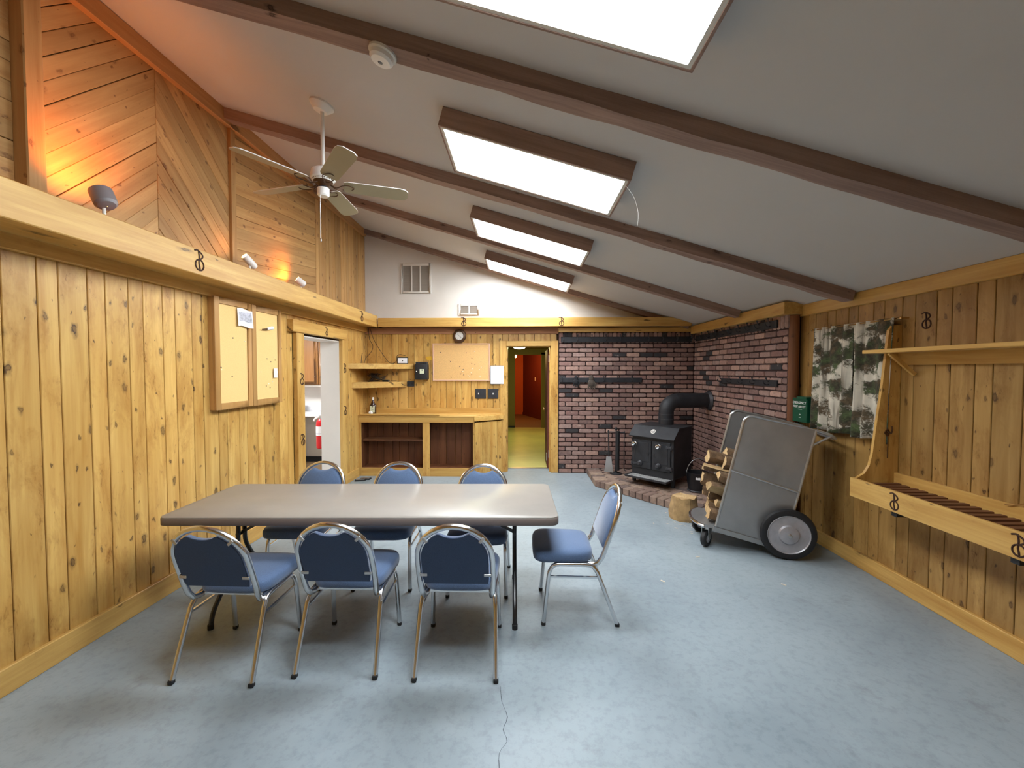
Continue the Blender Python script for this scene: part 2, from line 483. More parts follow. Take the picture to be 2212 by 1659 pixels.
    def build(s, name, mat, parent=None, bevel=0.0, seg=1, loc=None, rot=None, smooth=35, mtx=None, kind=None, label=None):
        me = bpy.data.meshes.new(name)
        me.from_pydata(s.v, [], s.f)
        mats = mat if isinstance(mat, (list, tuple)) else [mat]
        for m_ in mats: me.materials.append(M[m_] if isinstance(m_, str) else m_)
        if len(mats) > 1: me.polygons.foreach_set('material_index', s.mi)
        bm = bmesh.new(); bm.from_mesh(me)
        bmesh.ops.remove_doubles(bm, verts=bm.verts, dist=1e-6)
        if bevel:
            es = [e for e in bm.edges if len(e.link_faces) == 2 and e.calc_face_angle(0) > 0.5]
            bmesh.ops.bevel(bm, geom=es, offset=bevel, segments=seg, profile=0.5, affect='EDGES', clamp_overlap=True)
        bmesh.ops.recalc_face_normals(bm, faces=bm.faces)
        bm.to_mesh(me); bm.free()
        if smooth:
            me.polygons.foreach_set('use_smooth', [True] * len(me.polygons))
            me.set_sharp_from_angle(angle=RAD(smooth))
        o = bpy.data.objects.new(name, me)
        COL.objects.link(o)
        if parent: o.parent = parent
        if mtx: o.matrix_local = mtx
        if loc: o.location = loc
        if rot: o.rotation_euler = rot
        if kind: o['kind'] = kind
        if label: o['label'] = label
        return o

def inset_poly(poly, d):
    n = len(poly); out = []
    area = sum(poly[i][0] * poly[(i + 1) % n][1] - poly[(i + 1) % n][0] * poly[i][1] for i in range(n))
    sg = 1 if area > 0 else -1
    for i in range(n):
        p0 = Vector(poly[i - 1]).to_2d(); p1 = Vector(poly[i]).to_2d(); p2 = Vector(poly[(i + 1) % n]).to_2d()
        e1 = (p1 - p0).normalized(); e2 = (p2 - p1).normalized()
        n1 = Vector((-e1.y, e1.x)) * sg; n2 = Vector((-e2.y, e2.x)) * sg
        bis = n1 + n2
        if bis.length < 1e-6: out.append(tuple(p1 + n1 * d)); continue
        bis.normalize()
        out.append(tuple(p1 + bis * (d / max(0.3, bis.dot(n1)))))
    return out

def clip(poly, a, b, c):
    """keep a*x + b*y <= c"""
    out = []
    for i in range(len(poly)):
        p = poly[i]; q = poly[(i + 1) % len(poly)]
        dp = a * p[0] + b * p[1] - c; dq = a * q[0] + b * q[1] - c
        if dp <= 0: out.append(p)
        if (dp < 0 < dq) or (dq < 0 < dp):
            t = dp / (dp - dq)
            out.append((p[0] + (q[0] - p[0]) * t, p[1] + (q[1] - p[1]) * t))
    res = []
    for p in out:
        if not res or (abs(p[0] - res[-1][0]) + abs(p[1] - res[-1][1])) > 1e-4: res.append(p)
    if len(res) > 1 and abs(res[0][0] - res[-1][0]) + abs(res[0][1] - res[-1][1]) < 1e-4: res.pop()
    return res

def thing(name, label, cat, loc=(0, 0, 0), rz=0.0, group=None):
    o = bpy.data.objects.new(name, None)
    o.empty_display_size = 0.1
    COL.objects.link(o)
    o.location = loc; o.rotation_euler = (0, 0, rz)
    return tag(o, label, cat, group)

def tag(o, label, cat, group=None):
    o['label'] = label; o['category'] = cat
    if group: o['group'] = group
    return o

def struct(o):
    o['kind'] = 'structure'
    return o

def dup(root, loc, rz, label=None):
    r = root.copy(); COL.objects.link(r)
    r.location = loc; r.rotation_euler = (0, 0, rz)
    if label: r['label'] = label
    for ch in root.children:
        c = ch.copy(); COL.objects.link(c); c.parent = r
        for g in ch.children:
            d = g.copy(); COL.objects.link(d); d.parent = c
    return r

def plane_frame(origin, xaxis, zaxis):
    """matrix whose local X / Z axes are given; local Y = Z x X"""
    x = Vector(xaxis).normalized(); z = Vector(zaxis).normalized(); y = z.cross(x)
    m = Matrix((x, y, z)).transposed().to_4x4(); m.translation = Vector(origin)
    return m

def board(name, poly, thick, frame, mat, parent, chamfer=0.003):
    """poly in local (x across, z along); face looks to local -Y, back at y=0"""
    n = len(poly)
    fr = inset_poly(poly, chamfer) if chamfer else poly
    vs = [(p[0], 0, p[1]) for p in poly] + [(p[0], -thick + chamfer, p[1]) for p in poly] + [(p[0], -thick, p[1]) for p in fr]
    fs = [tuple(range(n)), tuple(reversed(range(2 * n, 3 * n)))]
    for k in (0, n):
        fs += [(k + i, k + (i + 1) % n, k + n + (i + 1) % n, k + n + i) for i in range(n)]
    mb = MB(); mb.add(vs, fs)
    return mb.build(name, mat, parent, smooth=0, mtx=frame)

def arc(c, r, a0, a1, n, plane='xz', y=0.0):
    out = []
    for i in range(n + 1):
        a = RAD(a0 + (a1 - a0) * i / n)
        u, v = c[0] + r * math.cos(a), c[1] + r * math.sin(a)
        out.append((u, y, v) if plane == 'xz' else ((y, u, v) if plane == 'yz' else (u, v, y)))
    return out

def smooth_path(pts, n=6):
    """Catmull-Rom through the points"""
    P = [Vector(p) for p in pts]; out = []
    for i in range(len(P) - 1):
        p0 = P[max(0, i - 1)]; p1 = P[i]; p2 = P[i + 1]; p3 = P[min(len(P) - 1, i + 2)]
        for k in range(n):
            t = k / n
            out.append(0.5 * ((2 * p1) + (-p0 + p2) * t + (2 * p0 - 5 * p1 + 4 * p2 - p3) * t * t + (-p0 + 3 * p1 - 3 * p2 + p3) * t ** 3))
    out.append(P[-1])
    return out

def text_obj(name, body, size, mat, parent, frame, extrude=0.0006, align='CENTER'):
    cu = bpy.data.curves.new(name, 'FONT')
    cu.body = body; cu.size = size; cu.extrude = extrude; cu.align_x = align; cu.align_y = 'CENTER'; cu.resolution_u = 3
    tmp = bpy.data.objects.new(name + '_t', cu); COL.objects.link(tmp)
    dg = bpy.context.evaluated_depsgraph_get()
    me = bpy.data.meshes.new_from_object(tmp.evaluated_get(dg))
    bpy.data.objects.remove(tmp)
    me.materials.clear(); me.materials.append(M[mat])
    o = bpy.data.objects.new(name, me); COL.objects.link(o)
    o.parent = parent; o.matrix_local = frame
    return o

def brand_mark(parent, frame, s=0.1, name='brand_mark', w=0.045):
    """burned script mark: local x right, local z up, lying on the face at local y<0"""
    p1 = smooth_path([(-0.30, 0, 0.44), (-0.12, 0, 0.50), (0.02, 0, 0.46), (0.20, 0, 0.34), (0.22, 0, 0.20), (0.06, 0, 0.08), (-0.04, 0, 0.04)], 4)
    p2 = smooth_path([(-0.04, 0, 0.46), (0.0, 0, 0.2), (-0.02, 0, -0.12), (0.02, 0, -0.3), (0.04, 0, -0.48)], 4)
    p3 = [(0.02 + 0.27 * math.cos(a), 0, -0.22 + 0.27 * math.sin(a)) for a in [RAD(150 + k * 20) for k in range(0, 19)]]
    mb = MB()
    for p in (p1, p2, p3):
        mb.tube([Vector(q) * s for q in p], w * s, 5)
    return mb.build(name, 'brand', parent, mtx=frame)

TH = RAD(1.03)
TOE = Matrix.Translation((-2.64, 2.0, 0)) @ Matrix.Rotation(-TH, 4, 'Z') @ Matrix.Translation((2.64, -2.0, 0))
def toe(o):
    o.matrix_world = TOE @ o.matrix_basis
    return o
S_, H0 = 0.298, 1.494
def ceil_z(x): return 1.65 + H0 - S_ * x

# ================================================================ SETTING
YB = 6.72            # back wall face
YR = -2.4            # wall behind the camera
XL, XR = -2.64, 2.83
G = 0.0045           # joint gap

def runs(a0, a1, anchor, first_wide=True, wide=0.153, nar=0.104):
    """alternating board widths with a joint at anchor; list of (start, end) inside a0..a1"""
    js = [anchor]; w = first_wide; x = anchor
    while x < a1:
        x += (wide if w else nar) * random.uniform(0.97, 1.03); w = not w; js.append(x)
    w = not first_wide; x = anchor
    while x > a0:
        x -= (wide if w else nar) * random.uniform(0.97, 1.03); w = not w; js.insert(0, x)
    out = []
    for p, q in zip(js, js[1:]):
        p, q = max(p, a0), min(q, a1)
        if q - p > 0.03: out.append((p, q))
    return out

def planks(parent, spans, z0, z1, face, side, mat='pine', thick=0.02, holes=()):
    """vertical boards on a wall; side L/B/R gives the facing; holes = (a0, a1, z0, z1)"""
    for (p, q) in spans:
        segs = [(z0, z1)]
        for (h0, h1, hz0, hz1) in holes:
            if p < h1 - 0.02 and q > h0 + 0.02:
                ns = []
                for (s0, s1) in segs:
                    if hz0 > s0: ns.append((s0, min(s1, hz0)))
                    if hz1 < s1: ns.append((max(s0, hz1), s1))
                segs = ns
        for (s0, s1) in segs:
            if s1 - s0 < 0.02: continue
            w = q - p - G
            mid = (p + q) / 2
            fr = {'L': plane_frame((face - thick, mid, s0), (0, 1, 0), (0, 0, 1)),
                  'B': plane_frame((mid, face + thick, s0), (1, 0, 0), (0, 0, 1)),
                  'R': plane_frame((face + thick, mid, s0), (0, -1, 0), (0, 0, 1))}[side]
            L = s1 - s0
            board('plank', [(-w / 2, 0), (w / 2, 0), (w / 2, L), (-w / 2, L)], thick * random.uniform(0.94, 1.0), fr, mat, parent)

# ---- floor
fl = struct(MB().box((-3.0, YR - 0.1, -0.12), (3.0, 6.95, 0)).build('floor', 'floor', smooth=0))
crack = MB()
pts = [(-0.115, 2.12), (-0.10, 2.02), (-0.075, 1.93), (-0.085, 1.86), (-0.07, 1.80), (-0.10, 1.74), (-0.09, 1.64), (-0.105, 1.55), (-0.085, 1.45), (-0.095, 1.3), (-0.08, 1.1)]
pp = []
for (x, y) in pts: pp.append((x + random.uniform(-0.006, 0.006), y, 0.0002))
pp = smooth_path(pp, 3)
for i in range(len(pp) - 1):
    w = random.uniform(0.0008, 0.0022)
    crack.add([(pp[i][0] - w, pp[i][1], 0.0006), (pp[i][0] + w, pp[i][1], 0.0006), (pp[i + 1][0] + w, pp[i + 1][1], 0.0006), (pp[i + 1][0] - w, pp[i + 1][1], 0.0006)], [(0, 1, 2, 3)])
M['crack'] = plain('floor_crack', srgb(84, 92, 98), 0.9)
crack.build('crack', 'crack', fl, smooth=0)

# ---- ceiling slab, sloping down to the right
cz = lambda x: ceil_z(x)
cm = MB()
vs = []
for y in (YR - 0.1, YB + 0.1):
    vs += [(-2.95, y, cz(-2.95)), (2.95, y, cz(2.95)), (2.95, y, cz(2.95) + 0.12), (-2.95, y, cz(-2.95) + 0.12)]
cm.add(vs, [(0, 1, 2, 3), (7, 6, 5, 4), (0, 4, 5, 1), (1, 5, 6, 2), (2, 6, 7, 3), (3, 7, 4, 0)])
struct(cm.build('ceiling', 'ceil', smooth=0))

# ---- left wall
KD0, KD1, KDZ = 4.783, 5.77, 2.045            # kitchen doorway in the left wall
ZT = cz(XL) + 0.03
wl = MB()
wl.box((-2.70, 0.3, 0), (-2.66, KD0 - 0.025, ZT)).box((-2.70, KD0 - 0.025, KDZ + 0.02), (-2.66, KD1 + 0.02, ZT)).box((-2.70, KD1 + 0.02, 0), (-2.66, 6.8, ZT))
wall_l = struct(wl.build('wall_left', 'backing', smooth=0))
core = MB().box((-2.91, YR, 0), (-2.70, KD0, ZT)).box((-2.91, KD0, KDZ), (-2.70, KD1, ZT)).box((-2.91, KD1, 0), (-2.70, 6.9, ZT))
core.box((-2.70, KD0 - 0.02, 0), (-2.641, KD0, KDZ)).box((-2.70, KD1, 0), (-2.641, KD1 + 0.015, KDZ)).box((-2.70, KD0, KDZ), (-2.641, KD1, KDZ + 0.015))
core.build('partition', 'white_wall', wall_l, smooth=0)
MB().box((-2.70, YR, 0), (-2.64, 0.3, ZT)).build('panel', 'pine', wall_l, smooth=0)
planks(wall_l, runs(0.3, 6.78, 2.206, first_wide=False), 0.135, 2.27, XL, 'L', holes=[(KD0 - 0.03, KD1 + 0.03, 0, KDZ + 0.06)])
# cedar boards above the ledge: chevrons, near-level boards, upright boards
def strips(parent, y0, y1, z0, z1, ang, pitch, face=XL, thick=0.018, mat='cedar', off=0.0):
    ca, sa = math.cos(RAD(ang)), math.sin(RAD(ang))      # direction of the strip in (y, z)
    nx, nz = -sa, ca
    corners = [(y0, z0), (y1, z0), (y1, z1), (y0, z1)]
    ts = [c[0] * nx + c[1] * nz for c in corners]
    t = min(ts) - off
    while t < max(ts):
        poly = corners
        poly = clip(poly, nx, nz, t + pitch - 0.0008)
        if len(poly) >= 3: poly = clip(poly, -nx, -nz, -(t + 0.0008))
        if len(poly) >= 3:
            cy = sum(p[0] for p in poly) / len(poly); czz = sum(p[1] for p in poly) / len(poly)
            # local: x across (= -n), z along (= d): for the left wall local Y = -X
            loc = [((p[0] - cy) * (-nx) * -1 * -1, 0) for p in poly]
            fr = plane_frame((face - thick, cy, czz), (0, -nx, -nz), (0, ca, sa))
            if fr.to_3x3().col[1].x > 0:   # must face the room
                fr = plane_frame((face - thick, cy, czz), (0, nx, nz), (0, ca, sa))
            ax = fr.to_3x3().col[0]
            loc = [((p[0] - cy) * ax.y + (p[1] - czz) * ax.z, (p[0] - cy) * ca + (p[1] - czz) * sa) for p in poly]
            ar = sum(loc[i][0] * loc[(i + 1) % len(loc)][1] - loc[(i + 1) % len(loc)][0] * loc[i][1] for i in range(len(loc))) / 2
            if abs(ar) > 0.002:
                if ar < 0: loc = loc[::-1]
                board('cedar_board', loc, thick * random.uniform(0.9, 1.0), fr, mat, parent, 0.0025)
        t += pitch * random.uniform(0.96, 1.04)
zc0, zc1 = 2.44, cz(XL) + 0.01
strips(wall_l, 0.9, 2.135, zc0, zc1, 3.0, 0.10)
strips(wall_l, 2.205, 2.966, zc0, zc1, 45.0, 0.092, off=0.05)
strips(wall_l, 2.968, 3.68, zc0, zc1, -45.0, 0.092, off=0.02)
strips(wall_l, 3.74, 5.172, zc0, zc1, 6.5, 0.10, off=0.03)
planks(wall_l, runs(5.175, 6.78, 5.175, True, 0.085, 0.085), zc0, zc1, XL, 'L', mat='cedar', thick=0.018)
board('cover_strip', [(-0.03, 0), (0.03, 0), (0.03, zc1 - zc0), (-0.03, zc1 - zc0)], 0.03, plane_frame((XL - 0.005, 3.71, zc0), (0, 1, 0), (0, 0, 1)), 'cedar', wall_l)
for f, y, z, s in ((0, 5.02, 0, 0),): pass
toe(wall_l)

# ---- pieces fixed to the left wall
tr = struct(MB().box((-2.645, 0.3, 2.265), (-2.605, 6.7, 2.35)).build('trim_1', 'pine_y', bevel=0.004)); toe(tr)
tr = struct(MB().box((-2.645, YR, ceil_z(-2.6) - 0.13), (-2.600, 6.68, ceil_z(-2.6) - 0.004)).build('trim_2', 'cedar_y', bevel=0.004)); toe(tr)
M['beam_y'].name = 'brown_stained_board'
for nm, y0, y1 in (('baseboard_left', 0.0, KD0 - 0.13), ('baseboard_left_far', KD1 + 0.11, 6.36)):
    bb = struct(MB().box((-2.645, y0, 0), (-2.618, y1, 0.14)).build(nm, 'pine_y', bevel=0.004)); toe(bb)
pb = tag(MB().box((-2.645, 2.125, 2.47), (-2.565, 2.215, ceil_z(-2.6) - 0.12)).build('wall_post', 'cedar', bevel=0.006),
         'upright cedar post on the upper left wall, at the photo edge', 'post'); toe(pb)

# kitchen doorway casing
dk = thing('door_casing', 'pine casing with burned marks around the bright kitchen doorway', 'door frame', (-2.62, 5.28, 0))
MB().box((-0.025, KD0 - 0.15 - 5.28, 0), (0.03, KD0 - 5.28, 2.08)).build('jamb_board', 'pine', dk, bevel=0.004)
MB().box((-0.025, KD1 - 5.28, 0), (0.03, KD1 + 0.10 - 5.28, 2.08)).build('jamb_board', 'pine', dk, bevel=0.004)
hd = MB().box((-0.025, KD0 - 0.25 - 5.28, 2.08), (0.05, KD1 + 0.10 - 5.28, 2.215)).build('head_board', 'pine_y', dk, bevel=0.005)
fL = lambda y, z, x=0.03: plane_frame((x, y, z), (0, 1, 0), (0, 0, 1))
brand_mark(dk, fL(0.0, 2.145, 0.05), 0.10)
brand_mark(dk, fL(KD0 - 0.06 - 5.28, 1.55), 0.13); brand_mark(dk, fL(KD0 - 0.06 - 5.28, 0.85), 0.13)
brand_mark(dk, fL(KD1 + 0.06 - 5.28, 1.68), 0.13); brand_mark(dk, fL(KD1 + 0.06 - 5.28, 1.08), 0.13)
toe(dk)

# the long ledge along the left wall
lg = thing('display_ledge', 'long pine display ledge running along the left wall', 'ledge', (-2.31, 3.0, 2.325))
y0, y1 = 0.0 - 3.0, 6.53 - 3.0
MB().box((-0.02, y0, 0), (0.02, y1, 0.18)).build('fascia_board', 'pine_y', lg, bevel=0.005)
MB().box((-0.315, y0, 0.115), (-0.02, y1 + 0.18, 0.14)).build('ledge_top', 'cedar', lg)
MB().box((-0.315, y0, 0.02), (-0.02, y1 + 0.18, 0.04)).build('soffit', 'pine_y', lg)
brand_mark(lg, fL(2.912 - 3.0, 0.10, 0.02), 0.14)
brand_mark(lg, fL(5.886 - 3.0, 0.09, 0.02), 0.14)

# ---- right wall
wr = struct(MB().box((XR + 0.02, YR, 0), (XR + 0.14, 6.9, 2.42)).build('wall_right', 'backing', smooth=0))
MB().box((XR, YR, 0), (XR + 0.02, 0.3, 2.32)).build('panel', 'pine', wr, smooth=0)
W0, W1, WZ0, WZ1 = 3.34, 4.06, 1.17, 1.98
planks(wr, runs(0.3, 4.5, 3.10, first_wide=False), 0.12, 2.22, XR, 'R', mat='pine_darker', holes=[(W0, W1, WZ0, WZ1)])
brand_mark(wr, plane_frame((XR, 3.015, 2.0), (0, -1, 0), (0, 0, 1)), 0.115)
struct(MB().box((XR - 0.03, YR, 2.195), (XR + 0.01, 4.34, ceil_z(XR - 0.03) - 0.003)).build('trim_3', 'pine_y', bevel=0.004))
struct(MB().box((XR - 0.026, YR, 0), (XR + 0.005, 4.6, 0.125)).build('baseboard_right', 'pine_y', bevel=0.004))
# window behind the curtain
wn = struct(MB().box((XR - 0.02, W0 - 0.06, WZ0 - 0.06), (XR + 0.03, W0, WZ1 + 0.06)).box((XR - 0.02, W1, WZ0 - 0.06), (XR + 0.03, W1 + 0.06, WZ1 + 0.06))
            .box((XR - 0.02, W0, WZ1), (XR + 0.03, W1, WZ1 + 0.06)).box((XR - 0.02, W0, WZ0 - 0.06), (XR + 0.03, W1, WZ0)).build('window_1', 'pine', smooth=0))
MB().box((XR + 0.008, W0, WZ0), (XR + 0.014, W1, WZ1)).build('pane', 'glass_dark', wn, smooth=0)
MB().box((XR - 0.004, W0, 1.56), (XR + 0.022, W1, 1.60)).build('sash_bar', 'pine', wn, smooth=0)

# ---- wall behind the camera
struct(MB().box((-2.95, YR - 0.1, 0), (2.95, YR, 4.1)).build('wall_rear', 'pine', smooth=0))

# ---- back wall: pine boards below, white plaster above
DX0, DX1, DZ = -0.27, 0.445, 2.036            # doorway to the hall
wb = MB()
wb.box((-3.0, YB + 0.02, 0), (DX0, YB + 0.06, 2.40)).box((DX0, YB + 0.02, DZ), (DX1, YB + 0.06, 2.40)).box((DX1, YB + 0.02, 0), (2.95, YB + 0.06, 2.40))
wall_b = struct(wb.build('wall_back', 'backing', smooth=0))
wc = MB()
wc.box((-3.0, YB + 0.06, 0), (DX0, YB + 0.24, 2.40)).box((DX0, YB + 0.06, DZ), (DX1, YB + 0.24, 2.40)).box((DX1, YB + 0.06, 0), (2.95, YB + 0.24, 2.40))
wc.build('core', 'olive', wall_b, smooth=0)
MB().box((-3.0, YB, 2.40), (2.95, YB + 0.24, 4.10)).build('upper_plaster', 'white_wall', wall_b, smooth=0)
planks(wall_b, runs(-2.63, DX1 + 0.12, -2.131, first_wide=False), 0.0, 2.26, YB, 'B', holes=[(DX0 - 0.03, DX1 + 0.03, -0.1, DZ + 0.03)])
struct(MB().box((-2.6, YB - 0.03, 2.235), (0.565, YB, 2.335)).build('trim_4', 'brown_x', bevel=0.003))
# hall doorway casing
dc = thing('door_casing', 'knotty pine casing around the narrow hall doorway beside the bricks', 'door frame', (0.0875, YB, 0))
x0, x1 = DX0 - 0.0875, DX1 - 0.0875
MB().box((x0 - 0.10, -0.03, 0), (x0, 0.02, DZ + 0.09)).build('jamb_board', 'pine', dc, bevel=0.004)
MB().box((x1, -0.03, 0), (x1 + 0.118, 0.02, DZ + 0.09)).build('jamb_board', 'pine', dc, bevel=0.004)
MB().box((x0, -0.028, DZ), (x1, 0.02, DZ + 0.085)).build('head_board', 'pine_x', dc, bevel=0.004)
MB().box((x0 - 0.0, 0.02, 0), (x0 + 0.02, 0.25, DZ)).box((x1 - 0.02, 0.02, 0), (x1, 0.25, DZ)).box((x0 + 0.02, 0.02, DZ - 0.003), (x1 - 0.02, 0.25, DZ)).build('door_lining', 'pine', dc, smooth=0)
for z in (0.22, 1.78):
    MB().box((x1 - 0.03, 0.06, z), (x1 - 0.02, 0.11, z + 0.12)).build('hinge', 'galv', dc)
MB().box((x0 + 0.02, 0.2, 0.001), (x1 - 0.02, 0.28, 0.012)).build('threshold', 'galv_rim', dc)
# the hall door itself, folded open into the hall on its right-hand hinges
hd = thing('door', 'dark hall door standing open, seen edge-on at the right jamb', 'door', (DX1 - 0.03, YB + 0.245, 0))
MB().box((-0.01, 0.0, 0.01), (0.03, 0.70, 2.0)).build('door_leaf', 'redwall', hd, bevel=0.003)
MB().ell((-0.035, 0.62, 0.95), (0.028, 0.028, 0.028)).build('knob', 'brassy', hd)
MB().box((-0.02, 0.05, 0.12), (-0.01, 0.16, 0.24)).build('closer_plate', 'galv', hd)

# beam-like fascia shelf across the back wall
bf = thing('fascia_shelf', 'straight pine fascia shelf spanning the back wall below white plaster', 'ledge', (0.15, 6.5, 2.33))
MB().box((-2.42, -0.02, 0), (2.43, 0.02, 0.138)).build('fascia_board', 'pine_x', bf, bevel=0.005)
MB().box((-2.42, 0.02, 0.09), (2.43, 0.22, 0.11)).build('ledge_top', 'cedar', bf)
MB().box((-2.42, 0.02, 0.01), (2.43, 0.22, 0.028)).build('soffit', 'brown_x', bf)
fB = lambda x, y, z: plane_frame((x, y, z), (1, 0, 0), (0, 0, 1))
brand_mark(bf, fB(-0.925 - 0.15, -0.02, 0.075), 0.13)
brand_mark(bf, fB(0.59 - 0.15, -0.02, 0.075), 0.13)

# ---- ceiling beams
BM = [(2.10, 2.21, 'nearest rough brown ceiling beam, with the smoke detector on it'),
      (3.58, 3.69, 'rough brown ceiling beam between the fan light and next fixture'),
      (5.07, 5.17, 'slim brown ceiling beam in front of the farthest light fixture'),
      (6.60, 6.71, 'thin brown ceiling beam against the white back gable')]
BM[1] = (BM[1][0], BM[1][1], 'second rough brown ceiling beam, passing just behind the ceiling fan')
for i, (ya, yb_, lab) in enumerate(BM):
    dz = 0.085 if i < 3 else 0.07
    xa, xb = -2.58, (2.78 if i < 2 else 2.60)
    n = 26
    ln = (Vector((xb, 0, ceil_z(xb))) - Vector((xa, 0, ceil_z(xa)))).length
    mb = MB(); vs = []; fs = []
    for k in range(n + 1):
        x = ln * k / n
        j = lambda s=0.005: random.uniform(-s, s)
        vs += [(x, j(0.003), 0.0), (x, yb_ - ya + j(0.003), 0.0), (x, yb_ - ya + j(), -dz + j()), (x, j(), -dz + j())]
    for k in range(n):
        for q in range(4):
            fs.append((k * 4 + q, k * 4 + (q + 1) % 4, (k + 1) * 4 + (q + 1) % 4, (k + 1) * 4 + q))
    fs += [(3, 2, 1, 0), (n * 4, n * 4 + 1, n * 4 + 2, n * 4 + 3)]
    mb.add(vs, fs)
    o = mb.build('ceiling_beam', 'beam', smooth=25, loc=(xa, ya, ceil_z(xa) - 0.001), rot=(0, math.atan(S_), 0))
    tag(o, lab, 'beam', 'ceiling beams')

# ================================================================ BRICKWORK
def brick_mesh(w, d, h, seed):
    rnd = random.Random(seed)
    c = 0.006
    bm = bmesh.new()
    n = 3
    vs = [];
    # rounded-rectangle face outline
    out = []
    for (sx, sz) in ((1, 1), (-1, 1), (-1, -1), (1, -1)):
        for k in range(3):
            a = {(1, 1): 0, (-1, 1): 90, (-1, -1): 180, (1, -1): 270}[(sx, sz)] + 45 * k
            r = 0.014
            out.append((sx * (w / 2 - r) + r * math.cos(RAD(a)), sz * (h / 2 - r) + r * math.sin(RAD(a))))
    j = lambda s: rnd.uniform(-s, s)
    rim = [(x + j(0.0025), z + j(0.002)) for x, z in out]
    mb = MB(); N = len(rim)
    v = [(x, 0, z) for x, z in rim] + [(x, -d + c, z) for x, z in rim] + [(x * 0.965, -d + j(0.002), z * 0.88) for x, z in rim]
    f = [tuple(reversed(range(2 * N, 3 * N)))]
    for kk in (0, N):
        f += [(kk + i, kk + (i + 1) % N, kk + N + (i + 1) % N, kk + N + i) for i in range(N)]
    mb.add(v, f)
    me = bpy.data.meshes.new('brick')
    me.from_pydata(mb.v, [], mb.f)
    bm.from_mesh(me); bmesh.ops.recalc_face_normals(bm, faces=bm.faces); bm.to_mesh(me); bm.free()
    me.polygons.foreach_set('use_smooth', [True] * len(me.polygons)); me.set_sharp_from_angle(angle=RAD(40))
    me.materials.append(M['brick'])
    return me
BW, BH = 0.2140, 0.0716
FULL = [brick_mesh(BW - 0.014, 0.05, BH - 0.013, s) for s in range(5)]
HALF = [brick_mesh(BW / 2 - 0.014, 0.05, BH - 0.013, 10 + s) for s in range(3)]
SOLD = [brick_mesh(0.0705 - 0.010, 0.05, 0.165, 20 + s) for s in range(3)]
SIZED = {}
def sized(w):
    k = round(w, 2)
    if k not in SIZED: SIZED[k] = brick_mesh(k - 0.014, 0.05, BH - 0.013, int(k * 1000))
    return SIZED[k]

def brick_field(parent, length, rows, place, frame, limit, near_first=True):
    """list bricks, keep `limit` as single parts, join the rest"""
    items = []
    for r in range(rows):
        z = BH * (r + 0.5)
        x = 0.0
        first = BW if r % 2 == 0 else BW / 2
        while x < length - 0.02:
            w = min(first, length - x); first = BW
            if w < 0.05: break
            me = random.choice(FULL) if abs(w - BW) < 0.006 else (random.choice(HALF) if abs(w - BW / 2) < 0.006 else sized(w))
            items.append((x + w / 2, z, me)); x += w
    x = 0.0
    while x < length - 0.04:
        items.append((x + 0.0355, BH * rows + 0.09, random.choice(SOLD))); x += 0.071
    items.sort(key=place)
    rest = MB()
    for i, (x, z, me) in enumerate(items):
        m = frame @ Matrix.Translation((x, random.uniform(-0.003, 0.002), z)) @ Matrix.Rotation(random.uniform(-0.006, 0.006), 4, 'Y')
        if i < limit:
            o = bpy.data.objects.new('brick', me); COL.objects.link(o); o.parent = parent; o.matrix_local = m
        else:
            rest.add([m @ v.co for v in me.vertices], [tuple(p.vertices) for p in me.polygons])
    if rest.v:
        o = rest.build('bricks', 'brick', parent, smooth=40); o['kind'] = 'stuff'

XB, YBR = 2.70, 6.67          # brick faces
bk = struct(MB().box((0.568, YBR + 0.012, 0), (2.83, YB + 0.01, 2.26)).build('wall_brick_back', 'mortar', smooth=0))
def hidden_back(it):      # bricks behind stove, rail and low corner go to the joined part
    x, z, me = it
    X = 0.568 + x
    hid = 0
    if 2.10 < z < 2.20: hid = 0.5
    if X > 1.45 and z < 1.0: hid = 2
    return (hid, -z)
brick_field(bk, XB - 0.568, 29, hidden_back, plane_frame((0.568, YBR + 0.05, 0), (1, 0, 0), (0, 0, 1)), 300)
br = struct(MB().box((XB + 0.012, 4.342, 0), (2.84, YBR + 0.03, 2.26)).build('wall_brick_right', 'mortar', smooth=0))
def hidden_right(it):
    x, z, me = it
    hid = 0
    if z < 0.95: hid = 2
    if x < 1.0 and z < 1.0: hid = 3
    return (hid, -x)
brick_field(br, YBR - 4.33, 29, hidden_right, plane_frame((XB + 0.05, YBR, 0), (0, -1, 0), (0, 0, 1)), 300)
for r in range(29):       # the end of the right-hand brickwork
    o = bpy.data.objects.new('brick', HALF[r % 3]); COL.objects.link(o); o.parent = br
    o.matrix_local = plane_frame((2.765, 4.395, BH * (r + 0.5)), (1, 0, 0), (0, 0, 1))
struct(MB().box((0.56, YBR - 0.045, 2.252), (2.66, YB, 2.325)).build('trim_5', 'pine_x', bevel=0.004))
struct(MB().box((2.615, 4.27, 2.215), (2.84, 6.60, 2.338)).build('trim_6', 'pine_y', bevel=0.005))
tag(MB().lathe([(0.05, 0), (0.048, 0.7), (0.051, 1.4), (0.048, 2.21)], 14).build('corner_post', 'post', loc=(2.758, 4.335, 0)),
    'round brown wooden post between brickwork and window wall', 'post')

